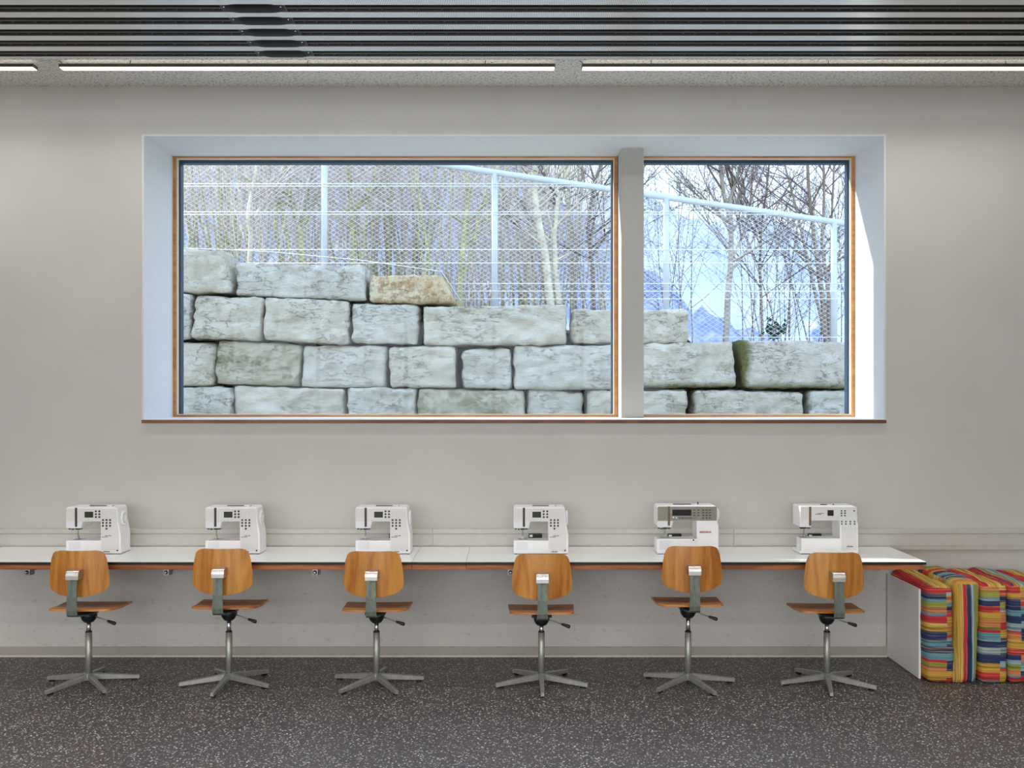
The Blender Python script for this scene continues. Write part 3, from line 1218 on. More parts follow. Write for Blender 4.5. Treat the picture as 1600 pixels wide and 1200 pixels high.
socket(608, 629, 'black socket on the trunking, mostly hidden behind the third machine from the left')
socket(826, 847, 'black socket with white label seen through the fourth sewing machine')
socket(1043.5, 1065, 'black socket with white label seen through the grey-fronted sewing machine')
socket(1262.5, 1284, 'black socket with white label seen through the green-buttoned sewing machine')

# ------------------------------------------------------------------ striped cushions
CC = {'r': (204, 62, 66), 'm': (206, 164, 70), 'n': (52, 66, 104), 't': (104, 152, 164), 'g': (152, 156, 74), 'o': (214, 136, 88), 's': (154, 180, 188), 'd': (40, 42, 52), 'y': (222, 190, 108)}


def stripe_mat(name, cols, axis, span, cols2=None, split=None, axis2='X'):
    """cols: list of (letter, weight) across span (lo, hi) on an object axis"""
    m = NT(name)
    tc = m.n('TexCoord')
    nz = m.n('TexNoise')
    nz.inputs['Scale'].default_value = 9
    m.l(tc.outputs['Object'], nz.inputs['Vector'])
    sep = m.n('SeparateXYZ')
    m.l(tc.outputs['Object'], sep.inputs[0])

    def ramp(cl):
        tot = sum(w for _, w in cl)
        t = m.math('DIVIDE', m.math('SUBTRACT', sep.outputs[axis], span[0]), span[1] - span[0])
        t = m.math('ADD', t, m.math('MULTIPLY', m.math('SUBTRACT', nz.outputs['Fac'], .5), .02))
        acc = 0
        st = []
        for c, w in cl:
            st.append((acc / tot, s2l(CC[c])))
            acc += w
        return m.ramp(t, st, 'CONSTANT')
    c = ramp(cols)
    if cols2:
        c2 = ramp(cols2)
        f = m.math('GREATER_THAN', sep.outputs[axis2], split)
        c = m.mix(f, c, c2)
    # woven pinstripes along the stripe direction
    sc = {'Z': (2, 2, 160), 'X': (160, 2, 2), 'Y': (2, 160, 2)}[axis]
    th = m.noise(m.coord(scale=sc), 1.0, 3, .6)
    c = m.mix(m.ramp(th, [(.53, (0, 0, 0)), (.62, (.6,) * 3)]), c, s2l((44, 42, 50)))
    c = m.mix(m.ramp(th, [(.34, (.4,) * 3), (.44, (0, 0, 0))]), c, s2l((236, 196, 120)))
    m.base(c)
    m.pbr(.9, 0, .15)
    m.bump(m.noise(m.coord(), 420, 2), .25, .002)
    return m.m


def cushion(x0, x1, yf, yb, h, lean, seed, mats, label, pinch=0.0):
    W, D = x1 - x0, yb - yf
    nx, ny, nz = 8, 18, 18
    r = .028
    verts, faces, mids = [], [], []

    def surf(fix, sgn, na, nb):
        base = len(verts)
        for i in range(na + 1):
            for j in range(nb + 1):
                a, b = -1 + 2 * i / na, -1 + 2 * j / nb
                q = [0, 0, 0]
                o_ = [k for k in range(3) if k != fix]
                q[fix] = sgn
                q[o_[0]] = a
                q[o_[1]] = b
                hs = (W / 2, D / 2, h / 2)
                p = Vector([q[k] * hs[k] for k in range(3)])
                inner = Vector([max(-(hs[k] - r), min(hs[k] - r, p[k])) for k in range(3)])
                dv = p - inner
                nrm = Vector((0, 0, 0))
                nrm[fix] = sgn
                if dv.length > 1e-9:
                    nrm = dv.normalized()
                    p = inner + nrm * r
                wob = noise.noise(Vector((p.x * 7 + seed * 9, p.y * 6, p.z * 6))) * .011 + noise.noise(Vector((p.x * 20 + seed, p.y * 16, p.z * 18))) * .006
                e = (1 - a * a) * (1 - b * b)
                p = p + nrm * (wob + e * (.006 if fix == 0 else .010))
                hz = (p.z + h / 2) / h
                p.x += lean * (hz - .5)
                if pinch:
                    p.y += pinch * max(0, hz - .8) * (1 if fix != 1 else 1)
                p.z += h / 2
                p.z = max(p.z, .001 + .0 * hz)
                verts.append(p)
        for i in range(na):
            for j in range(nb):
                k = base + i * (nb + 1) + j
                f = (k, k + nb + 1, k + nb + 2, k + 1)
                faces.append(f if True else f[::-1])
                mids.append(0 if fix == 1 else (1 if fix == 2 else 2))
    surf(0, -1, ny, nz)
    surf(0, 1, ny, nz)
    surf(1, -1, nx, nz)
    surf(1, 1, nx, nz)
    surf(2, -1, nx, ny)
    surf(2, 1, nx, ny)
    me = me_from(verts, faces, True)
    for m_ in mats:
        me.materials.append(m_)
    for p, k in zip(me.polygons, mids):
        p.material_index = k
    bm = bmesh.new()
    bm.from_mesh(me)
    bmesh.ops.remove_doubles(bm, verts=bm.verts[:], dist=.0025)
    bmesh.ops.recalc_face_normals(bm, faces=bm.faces[:])
    bm.to_mesh(me)
    bm.free()
    root = tag(make_obj('floor_cushion', me, None, None, ((x0 + x1) / 2, (yf + yb) / 2, 0)), label, 'cushion', 'striped cushions standing in a row')
    return root


def L_(s):
    out = []
    for tok in s.split():
        out.append((tok[0], float(tok[1:]) if len(tok) > 1 else 1.0))
    return out


H = .58
# front stripes listed from the floor upward
c1f = L_('r.5 m1.4 o1 g.6 r.5 t1.2 n1 t1 n1.6 m1 y.5 r1.3 t.4 o1 g.9 t.5 n.9 r1.2')
c1g = L_('r.9 m1 n1.5 t1.2 n1.2 t1 r.5 g.4 o1.2 m1 r.8 n.8 t.5 o1 s.5 r.9')
cushion(2.469, 2.634, -.625, -.03, .580, -.004, 1,
        [stripe_mat('cushion_cloth_a_front', c1f, 'Z', (0, .58), c1g, .035), stripe_mat('cushion_cloth_a_top', L_('r2 m1.2 y1 d.15 m1.4 y.8 m1 d.15 y.6'), 'X', (-.083, .083)), stripe_mat('cushion_cloth_a_side', c1f, 'Z', (0, .58))],
        'striped cushion against the white board, yellow top with a red edge')
cushion(2.636, 2.784, -.630, -.03, .600, .026, 2,
        [stripe_mat('cushion_cloth_b_front', L_('y.6 m1 y.8 r1.1 n1.5 s.5 t.3 g1.2 o.9'), 'X', (-.075, .085)), stripe_mat('cushion_cloth_b_top', L_('m1 o1 y.8 m.6 t.5 n.7 s.6 n1 t1 s.5 n1.4 m.8 r1 m.8 g1.2 n1'), 'Y', (-.3, .3)), stripe_mat('cushion_cloth_b_side', L_('m1 y1 g.6 o1 y1 m1 r1 n1'), 'Y', (-.3, .3))],
        'slouching cushion with upright stripes on its narrow front, second from the board', .06)
c3f = L_('t.5 r1.3 m1.4 n1.6 s1 n1 t1.4 r.5 g.5 o1 m1.4 r1 n.9 s.5 g1 o1')
c3g = L_('m2 r.5 s1 n1.2 t1 n1.5 m1.2 r1.2 o1.6 s.5 g1 n1 r.8 y.9')
cushion(2.793, 2.953, -.630, -.03, .592, .004, 3,
        [stripe_mat('cushion_cloth_c_front', c3f, 'Z', (0, .59), c3g, .03), stripe_mat('cushion_cloth_c_top', L_('t.8 r2 y.8 m1.2 d.2 m1 y.8 d.3 g.6 y.5'), 'X', (-.08, .08)), stripe_mat('cushion_cloth_c_side', c3f, 'Z', (0, .59))],
        'banded cushion with red and yellow top, third from the board', .02)
c4f = L_('r1 t.4 o1 g1 s.8 n1 r1.2 m1.6 o1 r.5 s1.4 n1.4 t1 n2 m1 r1.6')
c4g = L_('r1.2 n.8 s.9 t.5 o1.2 r1 m1.2 n2 s1.2 n1.2 t1.2 r.8 o1.4 m1.2')
cushion(2.962, 3.122, -.630, -.03, .590, .0, 4,
        [stripe_mat('cushion_cloth_d_front', c4f, 'Z', (0, .59), c4g, -.015), stripe_mat('cushion_cloth_d_top', L_('r1 n.6 o1 g.8 s1 t.8 s1 n1.6'), 'X', (-.08, .08)), stripe_mat('cushion_cloth_d_side', c4f, 'Z', (0, .59))],
        'banded cushion cut by the right picture edge, blue-grey striped top')
cushion(3.130, 3.285, -.630, -.03, .585, .0, 5,
        [stripe_mat('cushion_cloth_e_front', c1f, 'Z', (0, .59), c3g, .02), stripe_mat('cushion_cloth_e_top', L_('r2 m1 y1 d.2 m1.2 y.8 d.3 y.6'), 'X', (-.08, .08)), stripe_mat('cushion_cloth_e_side', c3f, 'Z', (0, .59))],
        'cushion farthest right, only its red and yellow top in the picture')

# ------------------------------------------------------------------ outside: stone wall
DS = 12.0
LIME = mat_stone('limestone', (194, 184, 160), (230, 223, 204), (249, 244, 230), .10, .0)
LIME_G = mat_stone('cool_limestone', (190, 186, 170), (226, 223, 210), (247, 244, 234), .14, .0)
LIME_M = mat_stone('mossy_limestone', (176, 166, 138), (216, 209, 186), (240, 236, 220), .62, .35)
LIME_B = mat_stone('moss_footed_limestone', (194, 184, 160), (230, 223, 204), (249, 244, 230), .12, .85)
LIME_L = mat_stone('moss_sided_limestone', (198, 186, 166), (232, 225, 210), (248, 244, 234), .06, .85, 0, .95)
TRAV = mat_stone('yellow_travertine', (206, 168, 112), (240, 222, 184), (252, 244, 226), .0, .0, .55)

STONES = [
    # corners TL, TR, BR, BL in photo pixels, material
    ((205, 384), (352, 391), (363, 459), (205, 456), LIME),
    ((367, 411), (570, 414), (573, 470), (366, 463), LIME_G),
    ((575, 429), (692, 428), (712, 474), (575, 473), TRAV),
    ((205, 456), (298, 458), (299, 530), (205, 530), LIME_G),
    ((303, 461), (412, 464), (408, 533), (297, 529), LIME),
    ((413, 463), (546, 470), (544, 539), (409, 531), LIME),
    ((548, 473), (655, 475), (655, 540), (547, 537), LIME_G),
    ((660, 479), (887, 475), (887, 538), (660, 542), LIME),
    ((893, 482), (1077, 483), (1078, 538), (894, 538), LIME),
    ((205, 533), (337, 536), (334, 604), (205, 604), LIME),
    ((339, 531), (472, 540), (468, 605), (335, 602), LIME_M),
    ((473, 539), (605, 541), (604, 608), (470, 605), LIME_G),
    ((606, 542), (712, 541), (713, 607), (608, 607), LIME),
    ((720, 546), (800, 543), (801, 608), (721, 609), LIME_G),
    ((801, 540), (985, 538), (986, 609), (803, 609), LIME_G),
    ((988, 537), (1146, 533), (1152, 605), (988, 607), LIME_B),
    ((1153, 531), (1400, 535), (1400, 609), (1162, 607), LIME_L),
    ((205, 605), (363, 605), (361, 690), (205, 690), LIME_G),
    ((365, 603), (539, 607), (540, 690), (364, 690), LIME),
    ((541, 606), (651, 606), (650, 690), (542, 690), LIME_G),
    ((652, 608), (821, 610), (822, 690), (652, 690), LIME_M),
    ((824, 608), (913, 613), (914, 690), (824, 690), LIME_G),
    ((918, 610), (1077, 608), (1075, 690), (916, 690), LIME),
    ((1085, 609), (1258, 612), (1258, 690), (1082, 690), LIME_B),
    ((1265, 611), (1400, 609), (1400, 690), (1262, 690), LIME_G),
    # beyond the sides of the opening
    ((60, 372), (203, 382), (203, 454), (60, 452), LIME_G),
    ((40, 455), (203, 456), (203, 530), (40, 528), LIME),
    ((70, 532), (203, 532), (203, 604), (70, 603), LIME),
    ((40, 606), (203, 606), (203, 690), (40, 690), LIME),
    ((1403, 536), (1560, 540), (1560, 610), (1403, 609), LIME),
    ((1403, 612), (1590, 612), (1590, 690), (1403, 690), LIME_G),
]


def stone(parent, tl, tr, br, bl, mat, seed):
    d = DS + random.uniform(-.05, .05)
    gx, gy = 1.0, .9
    A, B, C, D = [P(p[0] + ox * gx, p[1] + oy * gy, d) for p, ox, oy in ((tl, 1, 0), (tr, -1, 0), (br, -1, -1), (bl, 1, -1))]
    W = ((B - A).length + (C - D).length) / 2
    Hh = ((A - D).length + (B - C).length) / 2
    T = .62
    r = random.uniform(.03, .06)
    nu, nv, nw = max(10, int(W / .04)), max(9, int(Hh / .04)), 6
    bm = bmesh.new()
    hs = (W / 2, T / 2, Hh / 2)
    cen = (A + B + C + D) / 4
    cen.y += T / 2

    def surf(fix, sgn, na, nb):
        g = []
        o_ = [k for k in range(3) if k != fix]
        for i in range(na + 1):
            row = []
            for j in range(nb + 1):
                q = [0, 0, 0]
                q[fix] = sgn
                q[o_[0]] = -1 + 2 * i / na
                q[o_[1]] = -1 + 2 * j / nb
                p = Vector([q[k] * hs[k] for k in range(3)])
                inner = Vector([max(-(hs[k] - r), min(hs[k] - r, p[k])) for k in range(3)])
                dv = p - inner
                if dv.length > 1e-9:
                    dn = dv.normalized()
                    p = inner + dn * r
                else:
                    dn = Vector((0, 0, 0))
                    dn[fix] = sgn
                u, v = p.x / W + .5, .5 - p.z / Hh
                top = A.lerp(B, u)
                bot = D.lerp(C, u)
                w = top.lerp(bot, v)
                w.y += p.y + T / 2
                s = Vector((seed * 5.3, seed * 2.7, seed * 1.9))
                n1 = noise.fractal(w * 1.6 + s, 1.0, 2.0, 3)
                n2 = noise.fractal(Vector((w.x * 6, w.y * 6, w.z * 11)) + s, 0.8, 2.1, 4)
                dn = Vector((dn.x * .7, dn.y * 1.15, dn.z * .6))
                w += dn * (n1 * .022 + n2 * .034)
                row.append(bm.verts.new(w - cen))
            g.append(row)
        for i in range(na):
            for j in range(nb):
                f = bm.faces.new((g[i][j], g[i + 1][j], g[i + 1][j + 1], g[i][j + 1]))
                f.smooth = True
    surf(1, -1, nu, nv)
    surf(1, 1, 4, 4) if False else surf(1, 1, nu, nv)
    surf(0, -1, nw, nv)
    surf(0, 1, nw, nv)
    surf(2, -1, nu, nw)
    surf(2, 1, nu, nw)
    bmesh.ops.remove_doubles(bm, verts=bm.verts[:], dist=.002)
    me = bm_mesh(bm, True)
    return make_obj('stone_block', me, mat, parent, cen - parent.location)


ground_z = P(800, 690, DS).z
wall = tag(empty('stone_retaining_wall', (0, DS - DW, ground_z)), 'dry-laid stepped wall of large pale limestone blocks seen through the window', 'stone wall')
for i, (a, b, c, d_, m_) in enumerate(STONES):
    so = stone(wall, a, b, c, d_, m_, i + 1)
    if m_ is TRAV:
        so['label'] = 'yellowish travertine block with rounded right corner'
    elif m_ is LIME_M:
        so['label'] = 'moss-flecked limestone block'


# soil bank held by the wall, rising under the thicket
def top_y(px):
    tab = [(-400, 372), (365, 400), (366, 425), (575, 440), (712, 445), (713, 490), (1077, 500), (1080, 548), (2000, 560)]
    return interp(tab)(px)


bm = bmesh.new()
cols_ = []
for px in list(range(-300, 1901, 50)):
    z = P(px, top_y(px), DS).z - .05
    x = P(px, 600, DS).x
    prof = [(DS + .66 - DW, ground_z - .2), (DS + .68 - DW, z - .1), (DS + 1.0 - DW, z - .05), (22 - DW, z + .1), (34 - DW, z + .8)]
    cols_.append([bm.verts.new((x * (1 + .035 * k * k), y, zz)) for k, (y, zz) in enumerate(prof)])
for a, b in zip(cols_, cols_[1:]):
    for j in range(4):
        bm.faces.new((a[j], a[j + 1], b[j + 1], b[j]))
bank = tag(make_obj('soil_bank', bm_mesh(bm), SOIL), 'dark soil bank behind the stone blocks', 'soil', kind='stuff')
gr = struct(make_obj('ground', box(-30, 30, WT, DS - DW + .7, ground_z - .3, ground_z), GRAVEL))

# wooded hillside, blue haze painted into its colour
HILL = NT('hillside_painted_haze')
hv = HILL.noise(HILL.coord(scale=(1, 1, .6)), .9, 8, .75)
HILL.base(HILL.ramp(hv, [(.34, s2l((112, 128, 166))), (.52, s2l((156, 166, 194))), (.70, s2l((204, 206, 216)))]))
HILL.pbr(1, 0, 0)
bm = bmesh.new()
ridge = interp([(-2600, -900), (300, -330), (700, 40), (820, 200), (880, 275), (950, 335), (1010, 405), (1060, 455), (1110, 492), (1200, 515), (1300, 525), (1500, 530), (2200, 540), (3600, 560)])
DH = 46.0
g = []
pxs = []
q = -1800
while q <= 3000:
    pxs.append(q)
    q += 14 if 150 < q < 1500 else 60
for px in pxs:
    top = P(px, ridge(px), DH)
    hh = max(1.0, top.z - 1.0)
    row = []
    for k in range(13):
        t = k / 12
        z = 1.0 + hh * t
        y = DH - DW - 6 + 6 * t + hh * .35 * t * t
        w = Vector((top.x, y, z))
        w.y += 1.2 * noise.fractal(w * .35, 1, 2, 3)
        w.z += (1.1 * noise.fractal(Vector((w.x * .9, 0, 3.3)), .7, 2.1, 4)) * t
        row.append(bm.verts.new(w))
    g.append(row)
for a, b in zip(g, g[1:]):
    for j in range(12):
        f = bm.faces.new((a[j], b[j], b[j + 1], a[j + 1]))
        f.smooth = True
hill = tag(make_obj('wooded_hillside', bm_mesh(bm), HILL.m), 'wooded hillside with painted blue haze behind the bare trees', 'hillside', kind='stuff')

# paler slope added farther off for blue tint, haze painted into its colour
FAR = NT('far_slope_painted_haze')
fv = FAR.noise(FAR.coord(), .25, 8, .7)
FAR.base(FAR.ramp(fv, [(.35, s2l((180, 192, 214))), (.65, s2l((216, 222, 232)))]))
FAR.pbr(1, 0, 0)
bm = bmesh.new()
ridge2 = interp([(-2600, 300), (700, 330), (1000, 300), (1100, 338), (1180, 322), (1260, 352), (1340, 342), (1500, 380), (2200, 400), (3600, 420)])
DR = 100.0
g = []
for px in list(range(-1600, 3001, 20)):
    top = P(px, ridge2(px), DR)
    row = []
    for k in range(7):
        t = k / 6
        w = Vector((top.x, DR - DW - 12 + 14 * t, .5 + (top.z - .5) * t))
        w.y += 2.0 * noise.fractal(w * .15, 1, 2, 3)
        w.z += 1.3 * t * noise.fractal(Vector((w.x * .5, 1.7, 0)), .7, 2.1, 4)
        row.append(bm.verts.new(w))
    g.append(row)
for a, b in zip(g, g[1:]):
    for j in range(6):
        f = bm.faces.new((a[j], b[j], b[j + 1], a[j + 1]))
        f.smooth = True
tag(make_obj('added_far_slope', bm_mesh(bm), FAR.m), 'added far slope with painted pale blue haze behind the trees in the right pane', 'hillside', kind='stuff')

# ------------------------------------------------------------------ fence on the stone wall
DF = 12.34
yF = DF - DW


def rail_y(px):
    return 250 + (px - 640) * .1455


fence = tag(empty('mesh_fence', (0, yF, ground_z)), 'galvanised fence with round posts, sloping top rail and wire netting on the stones', 'fence')
fo = Vector((0, -yF, -ground_z))


def FP(px, py, d=DF):
    return P(px, py, d) + fo


make_obj('top_rail', tube([FP(-100, rail_y(-100)), FP(700, rail_y(700)), FP(1700, rail_y(1700))], .036, 12), GALV, fence)
for px, base in ((240, 392), (507, 416), (773, 480), (1041, 486), (1303, 538)):
    make_obj('post', tube([FP(px, base + 4), FP(px, rail_y(px))], .038, 12), GALV, fence)
    make_obj('base_plate', box(-.09, .09, -.07, .07, 0, .012), GALV, fence, FP(px, base + 1))


def floor_y(px):
    tab = [(-100, 380), (205, 388), (362, 392), (366, 412), (573, 416), (576, 430), (700, 430), (713, 474), (885, 476), (893, 482), (1078, 484), (1080, 533), (1700, 540)]
    return interp(tab)(px)


for py, xa, xb in ((287, 160, 890), (291, 160, 915), (331, 160, 1190), (335, 160, 1215), (390, 366, 1400), (411, 366, 1400), (443, 702, 1400), (455, 706, 1400), (467, 710, 1400), (527, 1079, 1400)):
    make_obj('tension_wire', tube([FP(xa, py, DF - .04), FP(xb, py, DF - .04)], .0042, 5), WIRE, fence)
make_obj('tension_wire', tube([FP(205, 384, DF - .04), FP(420, 393, DF - .04), FP(560, 406, DF - .04), FP(690, 424, DF - .04), FP(720, 470, DF - .04)], .0042, 5), WIRE, fence)

vv, ff = [], []


def wire_seg(a, b, r):
    a, b = FP(a[0], a[1]), FP(b[0], b[1])
    t = (b - a).normalized()
    u = Vector((0, 1, 0))
    w = t.cross(u)
    k = len(vv)
    for p in (a, b):
        for j in range(3):
            an = 2 * math.pi * j / 3
            vv.append(p + (u * math.cos(an) + w * math.sin(an)) * r)
    for j in range(3):
        ff.append((k + j, k + (j + 1) % 3, k + 3 + (j + 1) % 3, k + 3 + j))


for sg in (-1, 1):
    c = -900
    while c < 1700:
        run = None
        px = 205
        prev = None
        while px <= 1420:
            py = c + sg * .62 * (px - 205)
            ok = rail_y(px) < py < floor_y(px)
            if ok and run is None:
                run = (px, py)
            if not ok and run is not None:
                wire_seg(run, prev, .0016)
                run = None
            prev = (px, py)
            if run is not None and px - run[0] >= 30:
                wire_seg(run, prev, .0016)
                run = prev
            px += 5
        if run is not None and prev != run:
            wire_seg(run, prev, .0016)
        c += 7.0
tag(make_obj('wire_netting', me_from(vv, ff), WIRE, fence), kind='stuff')


# ------------------------------------------------------------------ bare trees and thicket
class Grow:
    def __init__(self, seed):
        self.r = random.Random(seed)
        self.v, self.f, self.mi = [], [], []

    def limb(self, pts, radii, k, mi):
        base = len(self.v)
        n = len(pts)
        for i, p in enumerate(pts):
            a, b = pts[max(0, i - 1)], pts[min(n - 1, i + 1)]
            t = (b - a).normalized()
            up = Vector((1, 0, 0)) if abs(t.x) < .8 else Vector((0, 1, 0))
            u = t.cross(up).normalized()
            w = t.cross(u)
            for j in range(k):
                an = 2 * math.pi * j / k
                self.v.append(p + (u * math.cos(an) + w * math.sin(an)) * radii[i])
        for i in range(n - 1):
            for j in range(k):
                q = base + i * k
                self.f.append((q + j, q + (j + 1) % k, q + k + (j + 1) % k, q + k + j))
                self.mi.append(mi)

    def walk(self, p, d, L, r, lvl, maxl, kids, up=.06, wob=.10, spread=(25, 55), kl=(.32, .6)):
        R = self.r
        n = {0: 9, 1: 6, 2: 4, 3: 3}[min(lvl, 3)]
        pts, rad = [p.copy()], [r]
        dirs = [d.copy()]
        for i in range(n):
            d = (d + Vector((R.uniform(-wob, wob), R.uniform(-wob, wob), R.uniform(-wob * .4, wob * .4) + up))).normalized()
            p = p + d * (L / n)
            pts.append(p.copy())
            dirs.append(d.copy())
            rad.append(max(.0022, r * (1 - .82 * (i + 1) / n)))
        self.limb(pts, rad, (6, 4, 3, 3)[min(lvl, 3)], 0 if lvl == 0 or r > .016 else 1)
        if lvl >= maxl:
            return pts
        m = kids[lvl]
        for _ in range(m):
            t = R.uniform(.16, .97)
            i = min(n - 1, int(t * n))
            q = pts[i].lerp(pts[i + 1], t * n - i)
            dd = dirs[i]
            ax = Vector((R.uniform(-1, 1), R.uniform(-1, 1), R.uniform(-.3, .3))).cross(dd)
            if ax.length < .05:
                continue
            ang = math.radians(R.uniform(*spread))
            nd = (Matrix.Rotation(ang, 3, ax.normalized()) @ dd).normalized()
            self.walk(q, nd, L * R.uniform(*kl) * (1 - .5 * t), max(.0026, rad[i] * R.uniform(.35, .6)), lvl + 1, maxl, kids, up * 1.1, wob * 1.5, spread, kl)
        return pts

    def mesh(self, mats):
        me = me_from(self.v, self.f, True)
        for m in mats:
            me.materials.append(m)
        me.polygons.foreach_set('material_index', self.mi)
        return me


def shrub_mesh(seed, stems, hgt, spread, bark, r0=.016, twig=None):
    g = Grow(seed)
    R = g.r
    for _ in range(stems):
        a = R.uniform(0, 2 * math.pi)
        t = R.uniform(0, spread)
        d = Vector((math.cos(a) * t, math.sin(a) * t, 1)).normalized()
        p = Vector((R.uniform(-.25, .25), R.uniform(-.25, .25), -.3))
        g.walk(p, d, hgt * R.uniform(.7, 1.15), r0 * R.uniform(.6, 1.3), 0, 2, (9, 4), .02, .07)
    return g.mesh([bark, twig or TWIG])


def base_z(px, d):
    return P(px, top_y(px), DS).z - .05


def place(o, px, d):
    x = (px - 804) * d / F
    o.location = (x, d - DW, base_z(px, DS))
    return o


shrubs = [shrub_mesh(11, 7, 4.6, .25, BARK_OLIVE), shrub_mesh(12, 9, 4.2, .32, BARK_GREY, .013), shrub_mesh(13, 6, 5.4, .2, BARK_OLIVE, .020), shrub_mesh(14, 8, 4.8, .28, BARK_PALE, .014), shrub_mesh(15, 10, 3.6, .45, BARK_GREY, .011)]
dark_shrubs = [shrub_mesh(16, 9, 3.8, .42, BARK_D, .010, TWIG_D), shrub_mesh(17, 7, 4.6, .24, BARK_D, .012, TWIG_D)]
RS = random.Random(5)
k = 0
for i in range(46):
    px = 150 + i * 17.6 + RS.uniform(-20, 20)
    d = RS.choice((13.9, 14.6, 15.5, 16.6, 18, 19.5, 21))
    if px > 790:
        d = RS.choice((17, 19, 21))
    kd = RS.randrange(5)
    sh = make_obj('bare_shrub', shrubs[kd])
    where = ('left of the tall fence post', 'between the wide pane\'s posts', 'right of the second fence post')[0 if px < 507 else (1 if px < 773 else 2)]
    look = ('olive-stemmed bare shrub', 'grey twiggy bare shrub', 'tall sparse olive bare shrub', 'pale-stemmed bare shrub', 'low spreading grey bare shrub')[kd]
    tag(sh, look + ' in the thicket ' + where, 'shrub', 'thicket behind the fence')
    place(sh, px, d)
    sh.rotation_euler = (0, 0, RS.uniform(0, 6.28))
    sc_ = RS.uniform(.85, 1.25)
    sh.scale = (sc_, sc_, sc_)
for px, d, idx in ((1056, 15.4, 0), (1184, 16.5, 0), (1240, 19, 1), (1285, 17.5, 1), (1330, 16.2, 0), (1390, 17, 1), (1470, 16.5, 0), (1560, 17.5, 1), (1650, 16, 1)):
    sh = make_obj('bare_shrub', dark_shrubs[idx])
    tag(sh, ('thin upright bare shrub against the pale sky in the right pane' if idx else 'low fan-shaped bare shrub against the pale sky in the right pane'), 'shrub', 'shrubs in the right pane')
    place(sh, px, d)
    sh.rotation_euler = (0, 0, RS.uniform(0, 6.28))


def tree(path, d, r0, r1, seed, mats, label, twigs=16, forks=(), tw_len=1.5):
    """path of photo pixels along the trunk from the base upward"""
    g = Grow(seed)
    o = tag(empty('bare_tree', P(path[0][0], path[0][1] + 20, d)), label, 'tree', 'single bare trees behind the fence')
    org = o.location.copy()
    org.z = base_z(path[0][0], DS) - .1
    o.location = org
    R = g.r

    def stem(pp, ra, rb, n_tw):
        pts = [P(a, b, d) - org for a, b in pp]
        if pp is path:
            pts[0].z = -.1
        dense = []
        for a, b in zip(pts, pts[1:]):
            for t in (0, .25, .5, .75):
                q = a.lerp(b, t)
                q.y += R.uniform(-.02, .02)
                dense.append(q)
        dense.append(pts[-1])
        rad = [ra + (rb - ra) * i / (len(dense) - 1) for i in range(len(dense))]
        g.limb(dense, rad, 8, 0)
        for _ in range(n_tw):
            i = R.randrange(int(len(dense) * .25), len(dense) - 1)
            dd = (dense[i + 1] - dense[i]).normalized()
            ax = Vector((R.uniform(-.3, .3), R.choice((-1, 1)), R.uniform(-.3, .3)))
            nd = (Matrix.Rotation(math.radians(R.uniform(25, 65)), 3, ax.normalized()) @ dd).normalized()
            g.walk(dense[i], nd, tw_len * R.uniform(.6, 1.4), min(rad[i] * .5, .018), 1, 3, (9, 7, 4), .03, .12)
    stem(path, r0, r1, twigs)
    for fk in forks:
        stem(fk[0], fk[1], fk[2], fk[3])
    # split trunk and twigs into parts
    tv = [i for i, m in enumerate(g.mi) if m == 0]
    bv = [i for i, m in enumerate(g.mi) if m == 1]
    for nm, ids, mt in (('trunk', tv, mats[0]), ('branches', bv, mats[1])):
        if not ids:
            continue
        used = {}
        vs_, fs_ = [], []
        for i in ids:
            face = []
            for q in g.f[i]:
                if q not in used:
                    used[q] = len(vs_)
                    vs_.append(g.v[q])
                face.append(used[q])
            fs_.append(face)
        make_obj(nm, me_from(vs_, fs_, True), mt, o)
    return o


tree([(868, 476), (852, 400), (840, 340), (834, 295), (838, 240), (842, 150)], 15.2, .062, .045, 31, (BARK_PALE, TWIG_D), 'pale thick-trunked bare tree just left of the window post', 14,
     [([(874, 476), (868, 420), (866, 370), (872, 310), (890, 260), (905, 190)], .045, .018, 12)])
tree([(716, 455), (722, 400), (727, 350), (731, 300), (726, 230), (722, 160)], 14.6, .05, .02, 32, (BARK_OLIVE, TWIG), 'green-stemmed bare tree beside the yellowish end stone', 14,
     [([(725, 430), (740, 380), (750, 330), (770, 270), (790, 200)], .022, .01, 8)])
tree([(1132, 540), (1137, 470), (1142, 410), (1143, 350), (1130, 300), (1124, 240), (1122, 170)], 15.4, .050, .022, 33, (BARK_GREY, TWIG_D), 'slender forked bare tree standing clear against the sky, middle of the right pane', 20,
     [([(1142, 360), (1141, 310), (1154, 270), (1164, 220), (1172, 160)], .035, .014, 10), ([(1146, 400), (1160, 370), (1172, 320), (1178, 250), (1182, 180)], .022, .010, 8)])
tree([(1296, 540), (1286, 470), (1276, 400), (1268, 340), (1262, 270), (1258, 180)], 15.0, .042, .018, 34, (BARK_D, TWIG_D), 'leaning bare tree cluster beside the rightmost fence post', 12,
     [([(1298, 540), (1294, 460), (1284, 380), (1288, 300), (1284, 180)], .032, .014, 10), ([(1292, 540), (1272, 450), (1254, 370), (1238, 300), (1215, 220)], .028, .010, 9), ([(1300, 540), (1304, 440), (1300, 340), (1306, 200)], .026, .012, 8)])
tree([(478, 410), (470, 370), (462, 335), (452, 300), (444, 250), (438, 170)], 14.4, .048, .022, 35, (BARK_OLIVE, TWIG), 'olive-stemmed bare tree left of the tall fence post in the left pane', 12,
     [([(455, 410), (448, 370), (440, 330), (428, 290), (415, 240), (405, 170)], .030, .012, 8), ([(440, 410), (432, 360), (432, 310), (424, 260), (420, 180)], .026, .012, 8)])
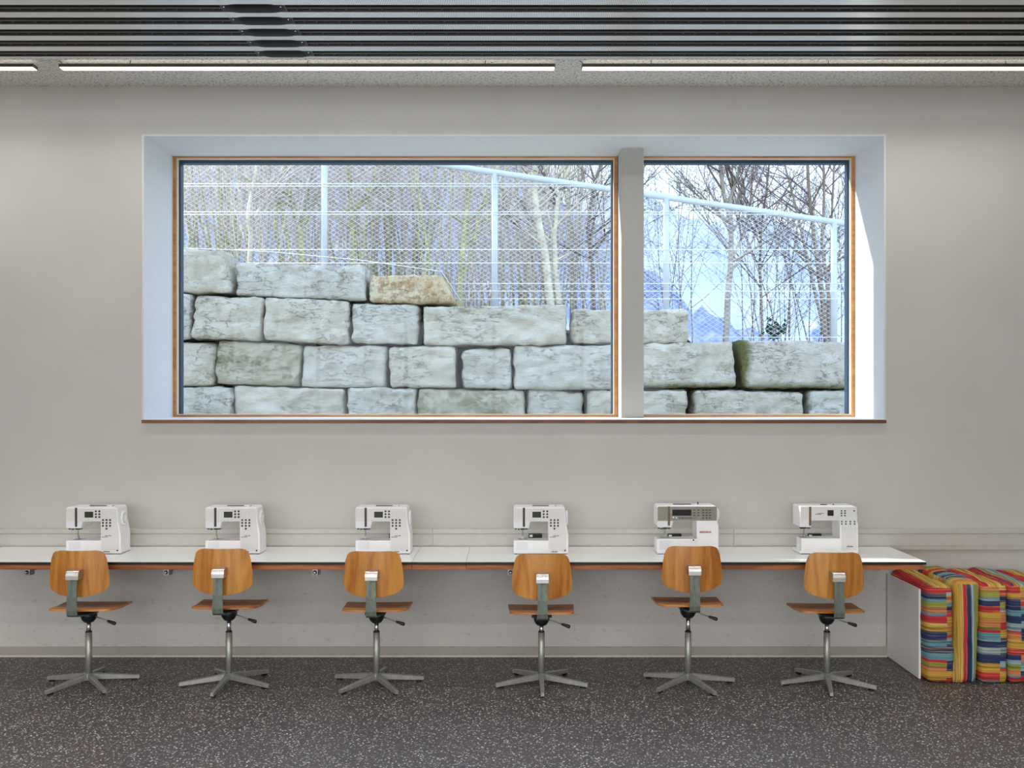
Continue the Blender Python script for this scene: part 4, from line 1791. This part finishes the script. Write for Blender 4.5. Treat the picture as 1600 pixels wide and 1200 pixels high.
tree([(553, 415), (551, 370), (548, 320), (546, 270), (545, 180)], 14.8, .042, .022, 36, (BARK_OLIVE, TWIG), 'straight olive bare tree right of the tall fence post in the left pane', 12,
     [([(565, 415), (570, 360), (578, 310), (586, 250), (590, 180)], .022, .010, 7)])
tree([(385, 405), (392, 370), (388, 330), (396, 290), (404, 240), (410, 170)], 14.0, .036, .016, 37, (BARK_PALE, TWIG), 'pale crooked young tree above the upper left stones', 10)
tree([(640, 432), (636, 380), (628, 320), (622, 260), (618, 180)], 15.6, .034, .016, 38, (BARK_GREY, TWIG), 'thin grey bare tree above the yellowish stone', 12)
tree([(930, 480), (926, 420), (918, 360), (926, 300), (944, 240), (952, 180)], 16.5, .034, .016, 39, (BARK_D, TWIG_D), 'thin twiggy bare tree half hidden by the window post', 16,
     [([(924, 400), (946, 370), (966, 350), (990, 320)], .022, .008, 10)], 1.9)
tree([(1192, 536), (1190, 480), (1187, 420), (1190, 350), (1200, 280), (1206, 180)], 16.0, .026, .012, 40, (BARK_D, TWIG_D), 'thin twiggy bare tree between the forked tree and the rightmost post', 16, (), 1.9)

# ivy sprig
g = bmesh.new()
R = random.Random(3)
for i in range(46):
    c = P(1208 + R.gauss(0, 9), 514 + R.gauss(0, 7), 14.6 + R.uniform(-.1, .1))
    n = Vector((R.uniform(-1, 1), -1, R.uniform(-.2, 1))).normalized()
    u = n.cross(Vector((0, 0, 1))).normalized() * .035
    w = n.cross(u).normalized() * .045
    vs_ = [g.verts.new(c + q - Vector((5.6, 7.8, 2.0)) * 0) for q in (-u, -w * .8, u, w)]
    f = g.faces.new(vs_)
bmesh.ops.solidify(g, geom=g.faces[:], thickness=.002)
iv_me = bm_mesh(g)
org = P(1208, 536, 14.6)
for v in iv_me.vertices:
    v.co -= org
iv = tag(empty('ivy_sprig', org), 'small dark green ivy clump low in the right pane behind the stones', 'ivy')
tag(make_obj('leaves', iv_me, LEAF, iv), kind='stuff')
make_obj('stem', tube([(0, 0, -.25), (.02, 0, .05), (.0, 0, .3)], .008, 6), BARK_GREY, iv)
